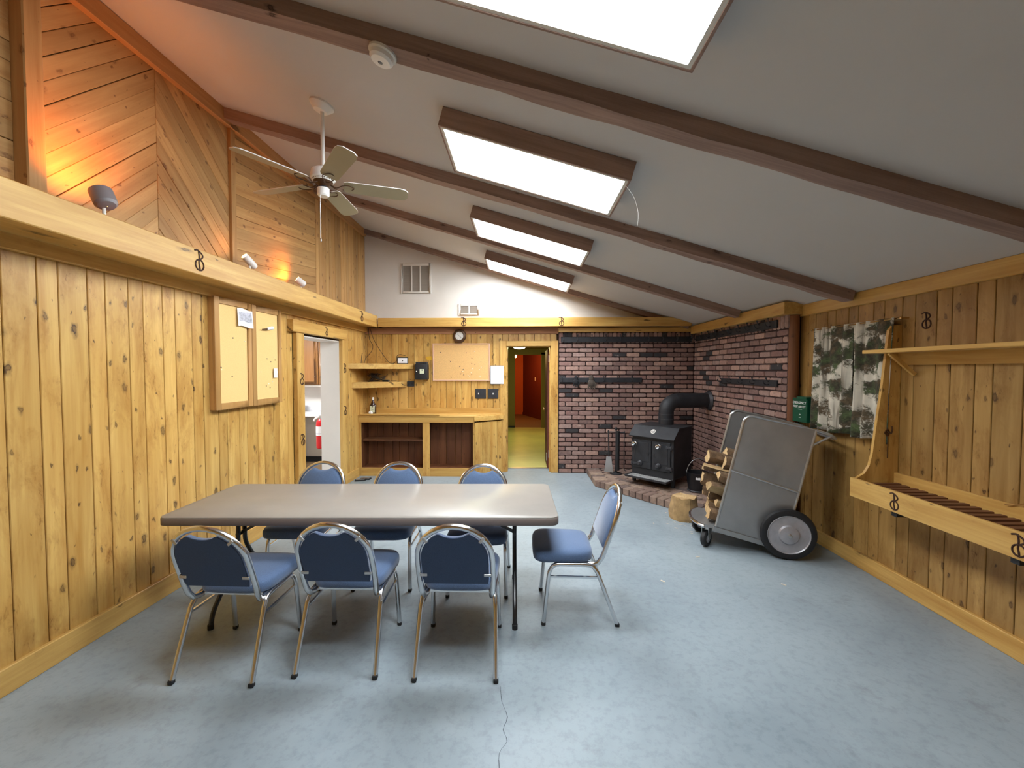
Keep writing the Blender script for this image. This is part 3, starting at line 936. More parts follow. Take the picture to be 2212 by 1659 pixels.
def hook_rail(label, loc, xdir, length, hooks, h=0.085):
    t = thing('hook_rail', label, 'hook rail', loc, math.atan2(xdir[1], xdir[0]), 'hook rails on the brickwork')
    MB().box((0, -0.022, 0), (length, 0, h)).build('rail', 'iron', t, bevel=0.004)
    for x in hooks:
        mb = MB()
        mb.tube(smooth_path([(x, -0.02, h * 0.35), (x, -0.045, h * 0.25), (x, -0.075, h * 0.5), (x, -0.082, h * 0.85)], 3), 0.006, 6)
        mb.tube(smooth_path([(x, -0.02, h * 0.75), (x, -0.04, h * 0.9), (x, -0.05, h * 1.25)], 3), 0.006, 6)
        mb.ell((x, -0.05, h * 1.28), (0.011, 0.011, 0.011), 8, 6)
        mb.build('hook', 'iron_edge', t)
    return t
hook_rail('long black hook rail across the top of the back bricks', (0.60, YBR, 2.092), (1, 0), 2.05, [0.04 + 0.222 * k for k in range(10)], 0.09)
hook_rail('short black hook rail with gloves, midway up the back bricks', (0.585, YBR, 1.458), (1, 0), 1.30, [0.03, 0.25, 0.49, 0.69, 0.91, 1.13], 0.075)
hook_rail('long black hook rail along the top of right-hand bricks', (XB, 6.58, 2.10), (0, -1), 2.08, [0.08 + 0.21 * k for k in range(10)], 0.085)
hook_rail('short black hook rail above the wood cart', (XB, 5.72, 1.475), (0, -1), 1.24, [0.03, 0.28, 0.55, 0.82, 1.1], 0.07)

# ================================================================ LIGHT FIXTURES
ANG = math.atan(S_)
CA = math.cos(ANG)
def ceiling_light(y0, y1, label, wire=False):
    xc = 0.10; L = 1.25; W = y1 - y0; D = 0.12
    t = thing('ceiling_light', label, 'light fixture', (xc, (y0 + y1) / 2, ceil_z(xc) - 0.002), 0, 'fluorescent ceiling lights')
    t.rotation_euler = (0, ANG, 0)
    h, w, b = L / 2, W / 2, 0.014
    MB().box((-h, -w, -D), (h, -w + b, 0)).build('side_board', 'beam', t, bevel=0.002)
    MB().box((-h, w - b, -D), (h, w, 0)).build('side_board', 'beam', t, bevel=0.002)
    MB().box((-h, -w + b, -D), (-h + b, w - b, 0)).build('end_board', 'beam', t, bevel=0.002)
    MB().box((h - b, -w + b, -D), (h, w - b, 0)).build('end_board', 'beam', t, bevel=0.002)
    f = MB(); e = 0.018; i0, i1 = h - b, w - b
    for a, c in (((-i0, -i1), (i0, -i1 + e)), ((-i0, i1 - e), (i0, i1)), ((-i0, -i1 + e), (-i0 + e, i1 - e)), ((i0 - e, -i1 + e), (i0, i1 - e))):
        f.box((a[0], a[1], -D + 0.002), (c[0], c[1], -D + 0.02))
    f.build('lens_frame', 'offwhite', t)
    MB().box((-i0 + e, -i1 + e, -D + 0.008), (i0 - e, i1 - e, -D + 0.016)).build('diffuser', 'diffuser', t, smooth=0)
    MB().box((-i0, -i1, -0.01), (i0, i1, 0)).build('back_pan', 'white', t, smooth=0)
    if wire:
        MB().tube(smooth_path([(h - 0.01, -w + 0.08, -D), (h + 0.06, -w + 0.09, -D - 0.05), (h + 0.115, -w + 0.1, -D - 0.13), (h + 0.135, -w + 0.1, -D - 0.21)], 5), 0.0010, 5).build('loose_wire', 'white', t)
ceiling_light(1.09, 1.70, 'nearest wood-boxed fluorescent ceiling light, cut off by the top edge')
ceiling_light(2.63, 3.24, 'second wood-boxed fluorescent ceiling light, trailing a loose thin wire', True)
ceiling_light(4.18, 4.79, 'third wood-boxed fluorescent ceiling light, between two slim beams')
ceiling_light(5.72, 6.33, 'farthest wood-boxed fluorescent ceiling light, by the white gable')

# ---- ceiling fan
fx, fy = -1.46, 3.05
fz = ceil_z(fx)
fan = thing('ceiling_fan', 'white five-blade ceiling fan hanging on a long rod', 'ceiling fan', (fx, fy, fz))
tilt = Matrix.Rotation(ANG, 4, 'Y')
MB().lathe([(0.085, 0.0), (0.085, -0.012), (0.07, -0.03), (0.05, -0.05), (0.02, -0.055)], 24, tilt).build('canopy', 'white', fan)
MB().tube([(0, 0, -0.03), (0, 0, -0.47)], 0.0135, 12).build('down_rod', 'white', fan)
MB().lathe([(0.02, -0.45), (0.05, -0.458), (0.078, -0.475), (0.085, -0.50), (0.085, -0.535), (0.07, -0.555), (0.055, -0.56)], 28).build('motor_housing', 'white', fan)
MB().lathe([(0.078, -0.545), (0.06, -0.565), (0.045, -0.575), (0.03, -0.59)], 24).build('trim_ring', 'copper', fan)
MB().lathe([(0.03, -0.575), (0.032, -0.60), (0.02, -0.605)], 16).build('neck', 'black', fan)
MB().lathe([(0.02, -0.598), (0.042, -0.603), (0.042, -0.65), (0.034, -0.66), (0.01, -0.662)], 20).build('switch_housing', 'white', fan)
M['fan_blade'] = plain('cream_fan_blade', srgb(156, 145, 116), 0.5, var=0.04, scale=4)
for k in range(5):
    a = RAD(21.5 + 72 * k)
    R = Matrix.Rotation(a, 4, 'Z')
    z = -0.575
    arm = MB()
    for s in (-1, 1):
        arm.tube([R @ Vector(p) for p in smooth_path([(0.05, 0.008 * s, z + 0.005), (0.09, 0.012 * s, z - 0.015), (0.13, 0.035 * s, z - 0.004), (0.17, 0.042 * s, z), (0.20, 0.02 * s, z), (0.21, 0, z)], 3)], 0.004, 6)
    arm.build('blade_arm', 'copper', fan)
    pit = Matrix.Rotation(RAD(-13), 4, 'X')
    poly = [(0.14, -0.05), (0.17, -0.062), (0.54, -0.070), (0.58, -0.062), (0.602, -0.035), (0.602, 0.035), (0.58, 0.062), (0.54, 0.070), (0.17, 0.062), (0.14, 0.05)]
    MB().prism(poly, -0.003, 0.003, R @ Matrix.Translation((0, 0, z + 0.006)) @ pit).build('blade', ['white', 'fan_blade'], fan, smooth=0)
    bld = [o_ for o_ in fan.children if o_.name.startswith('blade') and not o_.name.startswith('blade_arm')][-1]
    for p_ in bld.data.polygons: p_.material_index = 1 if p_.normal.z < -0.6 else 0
ch = MB().tube([(0.0, -0.043, -0.62), (0.0, -0.048, -0.75), (0.0, -0.048, -0.985)], 0.0011, 5)
ch.ell((0, -0.048, -0.70), (0.004, 0.004, 0.006)).ell((0, -0.048, -0.83), (0.004, 0.004, 0.006))
ch.ell((0, -0.048, -0.99), (0.006, 0.006, 0.013))
ch.build('pull_chain', 'galv_rim', fan)

# ---- smoke detector under the nearest beam
sx, sy = -0.715, 2.16
sd = thing('smoke_detector', 'round white smoke detector on the nearest ceiling beam', 'smoke detector', (sx, sy, ceil_z(sx) - 0.088))
sd.rotation_euler = (0, ANG, 0)
MB().lathe([(0.072, 0), (0.072, -0.012), (0.066, -0.016)], 28).build('base_plate', 'offwhite', sd)
MB().lathe([(0.060, -0.014), (0.060, -0.036), (0.048, -0.048), (0.02, -0.052), (0.004, -0.052)], 28).build('cover', 'white', sd)
g = MB()
for i in range(-2, 3):
    for j in range(-2, 3):
        if i * i + j * j < 6: g.cbox((i * 0.005, j * 0.005, -0.0525), (0.003, 0.003, 0.001))
g.build('sounder_grille', 'ink', sd)

# ---- ledge lamps
def ledge_lamp(label, x, y, style, aim, power, mat):
    """small adjustable lamp standing on the left ledge; aim = direction of the beam"""
    z0 = 2.467
    t = thing('ledge_lamp', label, 'lamp', (x, y, z0), 0, 'spot lamps on the left ledge')
    aim = Vector(aim).normalized()
    hc = Vector((0, 0, 0.155 if style != 'bullet' else 0.16))
    MB().lathe([(0.035, 0), (0.035, 0.01), (0.012, 0.02)], 16).build('foot', 'offwhite', t)
    MB().tube([(0, 0, 0.015), (0, 0, hc.z - 0.035)], 0.009, 10).build('stem', 'offwhite', t)
    q = aim.to_track_quat('Z', 'Y').to_matrix().to_4x4(); q.translation = hc
    r, L = {'flood': (0.055, 0.095), 'bullet': (0.032, 0.13), 'short': (0.036, 0.10)}[style]
    MB().lathe([(0.001, -L * 0.56), (0.012, -L * 0.555), (r * 0.75, -L * 0.5), (r * 0.97, -L * 0.36), (r, -L * 0.1), (r, L * 0.5), (r - 0.005, L * 0.5), (r - 0.006, L * 0.1)], 22, q, cap=False).build('shade', mat, t)
    MB().lathe([(0.01, -L * 0.2), (r * 0.7, L * 0.1), (r * 0.55, L * 0.25), (0.004, L * 0.3)], 16, q).build('bulb', 'bulb_warm', t)
    ld = bpy.data.lights.new('lamp_beam', 'SPOT')
    ld.energy = power; ld.color = (1.0, 0.25, 0.02); ld.spot_size = RAD(150); ld.spot_blend = 0.9; ld.shadow_soft_size = 0.045
    lo = bpy.data.objects.new('lamp_beam', ld); COL.objects.link(lo); lo.parent = t
    m = (-aim).to_track_quat('Z', 'Y').to_matrix().to_4x4(); m.translation = hc + aim * (L * 0.5 + 0.01)
    lo.matrix_local = m
M['grey_lamp'] = plain('silver_grey_lamp_shade', srgb(150, 146, 150), 0.4, 0.4)
ledge_lamp('grey flood lamp glowing orange on the ledge, nearest the camera', -2.375, 2.33, 'flood', (-0.45, 0.08, 0.88), SPOT_W, 'grey_lamp')
ledge_lamp('white bullet-shaped spot lamp tilted on the middle of the ledge', -2.46, 3.72, 'bullet', (-0.25, -0.75, 0.6), SPOT_W * 0.05, 'white')
ledge_lamp('small white spot lamp at the far end of the ledge', -2.45, 4.56, 'short', (-0.55, -0.45, 0.5), SPOT_W * 0.45, 'white')

# ================================================================ TABLE AND CHAIRS
tb = thing('folding_table', 'long rectangular folding table with grey laminate top and black legs', 'table', (-1.03, 2.90, 0), RAD(1.6))
L2, W2 = 1.245, 0.385
def rrect(hx, hy, r, n=5):
    out = []
    for cx, cy, a0 in ((hx - r, hy - r, 0), (-hx + r, hy - r, 90), (-hx + r, -hy + r, 180), (hx - r, -hy + r, 270)):
        for k in range(n + 1):
            a = RAD(a0 + 90 * k / n); out.append((cx + r * math.cos(a), cy + r * math.sin(a)))
    return out
MB().prism(rrect(L2 - 0.003, W2 - 0.003, 0.05), 0.730, 0.742).build('table_top', 'tabletop', tb, bevel=0.003, smooth=50)
MB().prism(rrect(L2, W2, 0.052), 0.688, 0.735).build('edge_band', 'table_edge', tb, bevel=0.004, smooth=50)
for sx in (-1, 1):
    X = sx * 0.97
    for sy in (-1, 1):
        MB().tube(smooth_path([(X, 0.035 * sy, 0.685), (X, 0.035 * sy, 0.52), (X, 0.055 * sy, 0.40), (X, 0.18 * sy, 0.22), (X, 0.29 * sy, 0.10), (X, 0.32 * sy, 0.012)], 6), 0.0145, 10).build('leg', 'black_gloss', tb)
        MB().lathe([(0.018, 0), (0.018, 0.03), (0.014, 0.035)], 12, Matrix.Translation((X, 0.32 * sy, 0))).build('foot', 'black', tb)
    MB().tube([(X, -0.30, 0.684), (X, 0.30, 0.684)], 0.012, 8).build('crossbar', 'black_gloss', tb)
    MB().bar((X, 0, 0.50), (X - sx * 0.34, 0, 0.685), 0.018, 0.018).build('brace', 'black_gloss', tb)
    MB().bar((X, -0.05, 0.50), (X, 0.05, 0.50), 0.02, 0.02).build('leg_link', 'black_gloss', tb)

def make_chair(label):
    t = thing('stacking_chair', label, 'chair', (0, 0, 0), 0, 'blue banquet chairs around the table')
    # seat cushion, front at +y
    mb = MB(); N = 32; rings = []
    def seat_out(s, z):
        pts = []
        for k in range(N):
            a = 2 * PI * k / N
            cx, cy = math.cos(a), math.sin(a)
            e = 0.42
            x = 0.215 * math.copysign(abs(cx) ** e, cx); y = 0.20 * math.copysign(abs(cy) ** e, cy)
            x *= 1.0 + 0.05 * (y / 0.2)
            pts.append((x * s, 0.105 + y * s, z))
        return pts
    for s, z in ((0.90, 0.405), (0.985, 0.412), (1.0, 0.43), (0.995, 0.455), (0.95, 0.472), (0.75, 0.482), (0.4, 0.486), (0.05, 0.487)):
        rings.append(seat_out(s, z))
    vs = [p for r in rings for p in r]
    fs = [(i * N + k, i * N + (k + 1) % N, (i + 1) * N + (k + 1) % N, (i + 1) * N + k) for i in range(len(rings) - 1) for k in range(N)]
    fs += [tuple(reversed(range(N))), tuple(range((len(rings) - 1) * N, len(rings) * N))]
    mb.add(vs, fs); mb.build('seat', 'fabric', t, smooth=60)
    # back plane: leans from y=-0.135 at z=0.42 to y=-0.285 at z=0.85
    lean = lambda z: -0.135 - (z - 0.42) * 0.349
    hw = 0.195
    # arch frame
    path = []
    path += [(-hw + 0.02, 0.0, 0.392), (-hw + 0.012, -0.08, 0.392), (-hw + 0.006, -0.118, 0.402), (-hw, lean(0.44), 0.44)]
    arcc = 0.655
    for z in (0.50, 0.58, 0.64): path.append((-hw - 0.004, lean(z), z))
    for k in range(1, 16):
        a = PI - PI * k / 16
        path.append((hw * 1.02 * math.cos(a), lean(arcc + 0.195 * math.sin(a)), arcc + 0.195 * math.sin(a)))
    for z in (0.64, 0.58, 0.50): path.append((hw + 0.004, lean(z), z))
    path += [(hw, lean(0.44), 0.44), (hw - 0.006, -0.118, 0.402), (hw - 0.012, -0.08, 0.392), (hw - 0.02, 0.0, 0.392)]
    MB().tube(path, 0.0155, 8, sq=True).build('back_frame', 'chrome', t, smooth=50)
    # padded backrest with a scooped top
    out = []
    iw = hw - 0.016
    for z in (0.495, 0.53, 0.58, 0.63): out.append((iw if z > 0.52 else iw - 0.006, z))
    for k in range(0, 7):
        a = RAD(0 + 62 * k / 6)
        out.append((iw * math.cos(a), arcc + 0.172 * math.sin(a)))
    scoop = [(0.072, 0.806), (0.05, 0.795), (0.025, 0.789), (0.0, 0.787)]
    out += scoop
    out = out + [(-x, z) for x, z in reversed(out[:-1])]
    n = len(out)
    ins = inset_poly(out, 0.014)
    off = lambda x, z, d: (x, lean(z) + d, z)
    vs = [off(x, z, -0.012) for x, z in out] + [off(x, z, 0.012) for x, z in out] + [off(x, z, 0.024) for x, z in ins]
    fs = [tuple(range(n, 2 * n))] if False else []
    fs += [(i, (i + 1) % n, n + (i + 1) % n, n + i) for i in range(n)] + [(n + i, n + (i + 1) % n, 2 * n + (i + 1) % n, 2 * n + i) for i in range(n)]
    fs.append(tuple(range(2 * n, 3 * n)))
    mb = MB(); mb.add(vs, fs)
    pad = mb.build('backrest', 'fabric', t, smooth=60)
    mb = MB(); mb.add([off(x, z, -0.0125) for x, z in out] + [off(x * 0.985, 0.65 + (z - 0.65) * 0.985, -0.016) for x, z in out],
                      [(i, (i + 1) % n, n + (i + 1) % n, n + i) for i in range(n)] + [tuple(range(n, 2 * n))])
    mb.build('back_cloth', 'fabric_back', t, smooth=30)
    for (x, z, r) in ((-0.148, 0.775, 45), (0.148, 0.775, -45), (-0.172, 0.555, 0), (0.172, 0.555, 0)):
        m = Matrix.Translation((x, lean(z) - 0.019, z)) @ Matrix.Rotation(RAD(r if x < 0 else r), 4, 'Y')
        MB().cbox((0, 0, 0), (0.040 if r == 0 else 0.036, 0.005, 0.015), m).build('bracket', 'galv_rim', t, bevel=0.002)
    # side leg frames: front leg, rail, rear leg
    for s in (-1, 1):
        x = 0.205 * s
        MB().tube(smooth_path([(x * 1.04, 0.236, 0.012), (x * 1.0, 0.205, 0.30), (x * 0.985, 0.188, 0.365), (x * 0.98, 0.155, 0.393), (x * 0.98, 0.08, 0.395)], 5), 0.0135, 8, sq=True).build('leg', 'chrome', t, smooth=50)
        MB().tube(smooth_path([(x * 1.06, -0.238, 0.012), (x * 1.02, -0.13, 0.30), (x * 1.0, -0.10, 0.362), (x * 0.98, -0.06, 0.392), (x * 0.98, 0.08, 0.395)], 5), 0.0135, 8, sq=True).build('leg', 'chrome', t, smooth=50)
        MB().bar((x, 0.205, 0.315), (x * 1.02, -0.13, 0.315), 0.012, 0.012).build('stretcher', 'chrome', t)
        for y, k in ((0.236, 1.04), (-0.238, 1.06)):
            MB().cbox((x * k, y, 0.012), (0.026, 0.028, 0.024)).build('foot', 'black', t, bevel=0.004)
    MB().bar((-0.2, 0.15, 0.395), (0.2, 0.15, 0.395), 0.02, 0.016).build('seat_rail', 'chrome', t)
    MB().bar((-0.19, -0.05, 0.395), (0.19, -0.05, 0.395), 0.02, 0.016).build('seat_rail', 'chrome', t)
    return t
CH = [((-1.627, 2.325, 0), RAD(-1.0), 'blue padded chrome chair, near side of the table, leftmost'),
      ((-1.010, 2.393, 0), RAD(0.5), 'blue padded chrome chair, near side of the table, middle'),
      ((-0.362, 2.385, 0), RAD(0.5), 'blue padded chrome chair, near side of the table, right'),
      ((-1.73, 3.27, 0), RAD(180), 'blue padded chair behind the table, in front of kitchen doorway'),
      ((-1.06, 3.27, 0), RAD(181), 'blue padded chair behind the table, middle of the far side'),
      ((-0.335, 3.20, 0), RAD(180), 'blue padded chair behind the table, right of the far side'),
      ((0.369, 2.868, 0), RAD(90), 'blue padded chrome chair alone at the right end of the table')]
c0 = make_chair(CH[0][2]); c0.location = CH[0][0]; c0.rotation_euler = (0, 0, CH[0][1])
for loc, rz, lab in CH[1:]:
    dup(c0, loc, rz, lab)

# ================================================================ CORNER COUNTER AND SHELVES
ct = thing('counter_cabinet', 'open-front knotty pine counter cabinet in the back left corner', 'cabinet', (-1.5, YB, 0))
def P(x, y): return (x + 1.5, y - YB)
yF, zT = 6.40, 0.955
fr = MB()
def vb(name, x0, x1, z0, z1, mat='pine', y0=yF, y1=yF + 0.022):
    a = P(x0, y0); b = P(x1, y1)
    return MB().box((a[0], a[1], z0), (b[0], b[1], z1)).build(name, mat, ct, bevel=0.003)
vb('stile', -2.575, -2.525, 0, 0.84); vb('stile', -2.66 + 0.085, -2.52, 0.0, 0.001) if False else None
vb('stile', -1.56, -1.45, 0.0, 0.84); vb('stile', -0.775, -0.748, 0.0, 0.84)
vb('bottom_rail', -2.525, -1.56, 0.0, 0.13, 'pine_x'); vb('bottom_rail', -1.45, -0.775, 0.0, 0.13, 'pine_x')
vb('top_rail', -2.575, -0.75, 0.84, 0.925, 'pine_x', yF - 0.012, yF + 0.022)
# angled end: upright boards from the front corner to the wall
d = Vector((-0.315 + 0.748, YB - yF)); Ld = d.length; du = d / Ld
for i in range(4):
    w = Ld / 4
    o = P(-0.748 + du.x * w * (i + 0.5), yF + du.y * w * (i + 0.5))
    board('end_board', [(-w / 2 + 0.002, 0), (w / 2 - 0.002, 0), (w / 2 - 0.002, 0.84), (-w / 2 + 0.002, 0.84)], 0.018,
          plane_frame((o[0], o[1], 0), (du.x, du.y, 0), (0, 0, 1)), 'pine', ct)
top = [P(-2.60, yF - 0.02), P(-0.74, yF - 0.02), P(-0.305, YB - 0.03), P(-0.305, YB - 0.001), P(-2.56, YB - 0.001)]
MB().prism(top, 0.925, zT).build('counter_top', 'pine_x', ct, bevel=0.003)
m_ = MB().bar(P(-0.755, yF - 0.025) + (0.90,), P(-0.318, YB - 0.034) + (0.90,), 0.02, 0.075).build('edge_board', 'pine_x', ct, bevel=0.003)
MB().prism([P(-2.52, yF - 0.045), P(-1.28, yF - 0.045), P(-1.38, yF + 0.06), P(-2.56, yF + 0.06)], zT, zT + 0.016).build('loose_top_board', 'pine_x', ct, bevel=0.002)
vb('backsplash', -2.555, -0.36, zT, zT + 0.085, 'pine_x', YB - 0.025, YB - 0.001)
MB().box(P(-2.575, yF + 0.05) + (zT,), P(-2.55, YB - 0.03) + (zT + 0.085,)).build('backsplash', 'pine_y', ct, bevel=0.003)
for x in (-2.54, -1.515, -0.78):
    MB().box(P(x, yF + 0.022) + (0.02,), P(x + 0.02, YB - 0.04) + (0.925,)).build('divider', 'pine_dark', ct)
k = 0; x = -2.52
while x < -0.8:
    w = 0.105 if k % 2 else 0.15
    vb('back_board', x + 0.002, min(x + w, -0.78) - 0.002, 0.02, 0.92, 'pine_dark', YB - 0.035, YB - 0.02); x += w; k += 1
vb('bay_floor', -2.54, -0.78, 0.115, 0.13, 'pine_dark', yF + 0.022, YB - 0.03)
vb('bay_shelf', -2.52, -1.515, 0.545, 0.57, 'slat', yF + 0.05, YB - 0.03)

def corner_shelf(label, ya, xb_, z, h):
    t = thing('corner_shelf', label, 'shelf', (-2.55, YB, z), 0, 'corner shelves over the counter')
    xa = -2.60 + (6.9 - ya) * -0.0 + 0.03
    a = (xa + 2.55 + (ya - YB) * 0.018 - 0.02, ya - YB); b = (xb_ + 2.55, 0.0)
    MB().prism([a, b, (-0.03, 0.0)], h - 0.02, h).build('shelf_board', 'pine_x', t)
    MB().bar((a[0], a[1], h / 2), (b[0], b[1] - 0.014, h / 2), 0.022, h).build('shelf_face', 'pine_x', t, bevel=0.003)
corner_shelf('upper triangular pine corner shelf holding a small white-faced frame', 6.04, -1.775, 1.672, 0.082)
corner_shelf('lower triangular pine corner shelf with a tangle of cables', 6.16, -1.90, 1.378, 0.09)

# ================================================================ WALL CORK BOARDS
cb = thing('notice_cabinet', 'two-door oak cork board cabinet on the left plank wall', 'notice board', (-2.64, 3.87, 1.315))
MB().box((0, -0.47, 0), (0.042, 0.45, 0.955)).build('case', 'oak', cb, bevel=0.003)
for (a, b) in ((-0.472, -0.012), (-0.004, 0.452)):
    dr = MB(); w = 0.055
    for q in (((a, 0), (a + w, 0.955)), ((b - w, 0), (b, 0.955)), ((a + w, 0), (b - w, w)), ((a + w, 0.955 - w), (b - w, 0.955))):
        dr.box((0.042, q[0][0], q[0][1]), (0.062, q[1][0], q[1][1]))
    d_ = dr.build('door', 'oak', cb, bevel=0.003)
    MB().box((0.043, a + w, w), (0.052, b - w, 0.955 - w)).build('cork_panel', 'cork_pale', d_, smooth=0)
rnd = random.Random(3)
pm = [(-0.40, 0.36), (-0.395, 0.34), (-0.10, 0.6), (-0.25, 0.62), (-0.27, 0.28), (0.12, 0.32), (0.2, 0.18), (0.24, 0.2), (0.30, 0.22), (0.28, 0.42), (0.33, 0.47), (0.22, 0.45), (0.26, 0.16), (0.35, 0.44)]
for (y, z) in pm:
    MB().ell((0.053, y, z), (0.004, 0.006, 0.006), 8, 6).build('pushpin', rnd.choice(['ink', 'copper', 'pin']), cb)
toe(cb)
pn = thing('photo_print', 'small curled printed photo pinned on the left cork door', 'paper', (-2.548, 3.745, 2.13), 0)
mb = MB(); N = 8; vs = []
for i in range(N + 1):
    u = i / N
    for z in (-0.085, 0.075):
        vs.append((0.004 + 0.03 * max(0, u - 0.55) ** 2 * 4 + (0.01 if z < 0 else 0), -0.085 + 0.17 * u, z + 0.008 * math.sin(u * 5)))
mb.add(vs, [(2 * i, 2 * i + 2, 2 * i + 3, 2 * i + 1) for i in range(N)])
o = mb.build('sheet', 'paper', pn, smooth=60)
mb = MB(); mb.add([(x + 0.001, y * 0.8, z * 0.55 + 0.012) for x, y, z in vs], [(2 * i, 2 * i + 2, 2 * i + 3, 2 * i + 1) for i in range(N)])
M['photo_grey'] = plain('grey_photo_print', srgb(186, 186, 196), 0.6, var=0.35, scale=40)
mb.build('printed_picture', 'photo_grey', pn, smooth=60)
nt_ = tag(MB().box((0, -0.025, -0.045), (0.004, 0.035, 0.05)).add([(0.005, -0.02, -0.03), (0.005, 0.025, -0.03), (0.012, 0.03, 0.02), (0.006, -0.015, 0.03)], [(0, 1, 2, 3)]).build('paper_note', 'paper', loc=(-2.538, 4.20, 1.62)),
          'tiny white note pinned low on the right cork door', 'paper')
kn = thing('hooked_tag', 'white tag with dark handle stuck to the right cork door', 'tag', (-2.535, 4.06, 2.06))
MB().tube([(0.006, -0.07, -0.012), (0.01, 0.0, -0.004)], [0.004, 0.007], 8).build('handle', 'copper', kn)
MB().tube([(0.01, 0.0, -0.002), (0.012, 0.085, 0.018)], [0.012, 0.018], 8).build('tag_body', 'paper', kn)

wbd = thing('cork_board', 'framed cork board with scattered push pins beside the clock', 'notice board', (-1.0, YB, 1.48))
w, h = 0.925, 0.605; x0 = -0.462
MB().box((x0 + 0.015, -0.016, 0.015), (x0 + w - 0.015, 0, h - 0.015)).build('cork_panel', 'cork', wbd, smooth=0)
for a, b in (((x0, 0), (x0 + 0.017, h)), ((x0 + w - 0.017, 0), (x0 + w, h)), ((x0 + 0.017, 0), (x0 + w - 0.017, 0.017)), ((x0 + 0.017, h - 0.017), (x0 + w - 0.017, h))):
    MB().box((a[0], -0.024, a[1]), (b[0], 0, b[1])).build('frame_bar', 'pink_frame', wbd, bevel=0.003)
for i in range(24):
    x = x0 + rnd.uniform(0.06, w - 0.06); z = rnd.uniform(0.05, 0.30) if i < 18 else rnd.uniform(0.3, 0.5)
    MB().ell((x, -0.02, z), (0.007, 0.006, 0.007), 8, 6).build('pushpin', rnd.choice(['pin', 'pin', 'copper', 'ink']), wbd)

ck = thing('wall_clock', 'round bronze wall clock with white face below the fascia', 'clock', (-1.02, YB - 0.03, 2.2))
ry = Matrix.Rotation(PI / 2, 4, 'X')
MB().lathe([(0.105, -0.0), (0.108, 0.02), (0.10, 0.038), (0.078, 0.045), (0.066, 0.04), (0.064, 0.02)], 32, ry).build('case', 'copper', ck)
MB().lathe([(0.066, 0.02), (0.066, 0.03)], 32, ry).build('dial', 'white', ck)
hm = MB()
for k in range(12):
    a = RAD(30 * k); hm.cbox((0.054 * math.sin(a), -0.0312, 0.054 * math.cos(a)), (0.003, 0.001, 0.009), Matrix.Rotation(a, 4, 'Y'))
hm.build('hour_marks', 'ink', ck)
MB().bar((0, -0.033, 0), (0.032, -0.033, -0.028), 0.004, 0.005, (0, 1, 0)).build('hand', 'ink', ck)
MB().bar((0, -0.034, 0), (-0.034, -0.034, 0.030), 0.003, 0.004, (0, 1, 0)).build('hand', 'ink', ck)

sh = thing('notice_sheet', 'blank white sheet on a dark clipboard left of the hall door', 'paper', (-0.418, YB - 0.031, 1.428))
MB().box((-0.112, 0.0, 0.0), (0.1, 0.008, 0.30)).build('backing_board', 'ink', sh)
MB().box((-0.104, -0.003, 0.004), (0.104, 0, 0.296)).build('sheet', 'paper', sh)
tl = MB()
for k in range(7): tl.box((-0.07, -0.0038, 0.21 - 0.022 * k), (rnd.uniform(0.0, 0.07), -0.0033, 0.2125 - 0.022 * k))
M['faint_ink'] = plain('faint_print', srgb(196, 200, 212), 0.8)
tl.build('printed_lines', 'faint_ink', sh)
for i, x in enumerate((-0.685, -0.486)):
    s = thing('switch_plate', 'square black switch plate with white toggle, ' + ('left' if i == 0 else 'right') + ' of the pair', 'light switch', (x, YB, 1.272), 0, 'switch plates by the hall door')
    MB().box((-0.087, -0.009, -0.079), (0.087, 0, 0.079)).build('plate', 'iron', s, bevel=0.004)
    xo = -0.035 if i == 0 else 0.002
    MB().box((xo - 0.006, -0.02, -0.012), (xo + 0.006, -0.009, 0.012)).build('toggle', 'white', s)
ol = thing('wall_outlet', 'small black outlet with plugged cord beside the lower shelf', 'outlet', (-1.825, YB, 1.43))
MB().box((-0.058, -0.012, -0.042), (0.058, 0, 0.042)).build('plate', 'iron', ol, bevel=0.003)
for dx in (-0.025, 0.025): MB().lathe([(0.015, 0), (0.015, 0.003)], 14, Matrix.Translation((dx, -0.012, 0)) @ ry).build('socket', 'black', ol)
bx = thing('lock_box', 'black wall box with vented top and small label by cork board', 'box', (-1.625, YB, 1.50))
MB().box((-0.10, -0.13, 0.0), (0.10, 0, 0.25)).build('case', 'black', bx, bevel=0.012, seg=2)
for k in range(9): MB().box((-0.09 + 0.021 * k, -0.11, 0.25), (-0.079 + 0.021 * k, -0.005, 0.285)).build('vent_fin', 'iron_edge', bx)
MB().box((-0.02, -0.1325, 0.10), (0.05, -0.13, 0.17)).build('label', 'label', bx)
MB().box((0.012, -0.1335, 0.145), (0.026, -0.1325, 0.163)).build('label_mark', 'ink', bx)
MB().lathe([(0.008, 0), (0.008, 0.004)], 12, Matrix.Translation((-0.07, -0.13, 0.135)) @ ry).build('indicator', 'white', bx)
tag(MB().prism([(0.045 * math.cos(a) * (1.4 if math.cos(a) > 0 else 1.6), 0.034 * math.sin(a)) for a in [2 * PI * k / 12 for k in range(12)]], 0, 0.002, ry).build('leaf_sticker', 'yellow_leaf', loc=(-1.505, YB, 1.845)),
    'yellow leaf-shaped sticker on boards left of cork board', 'sticker')

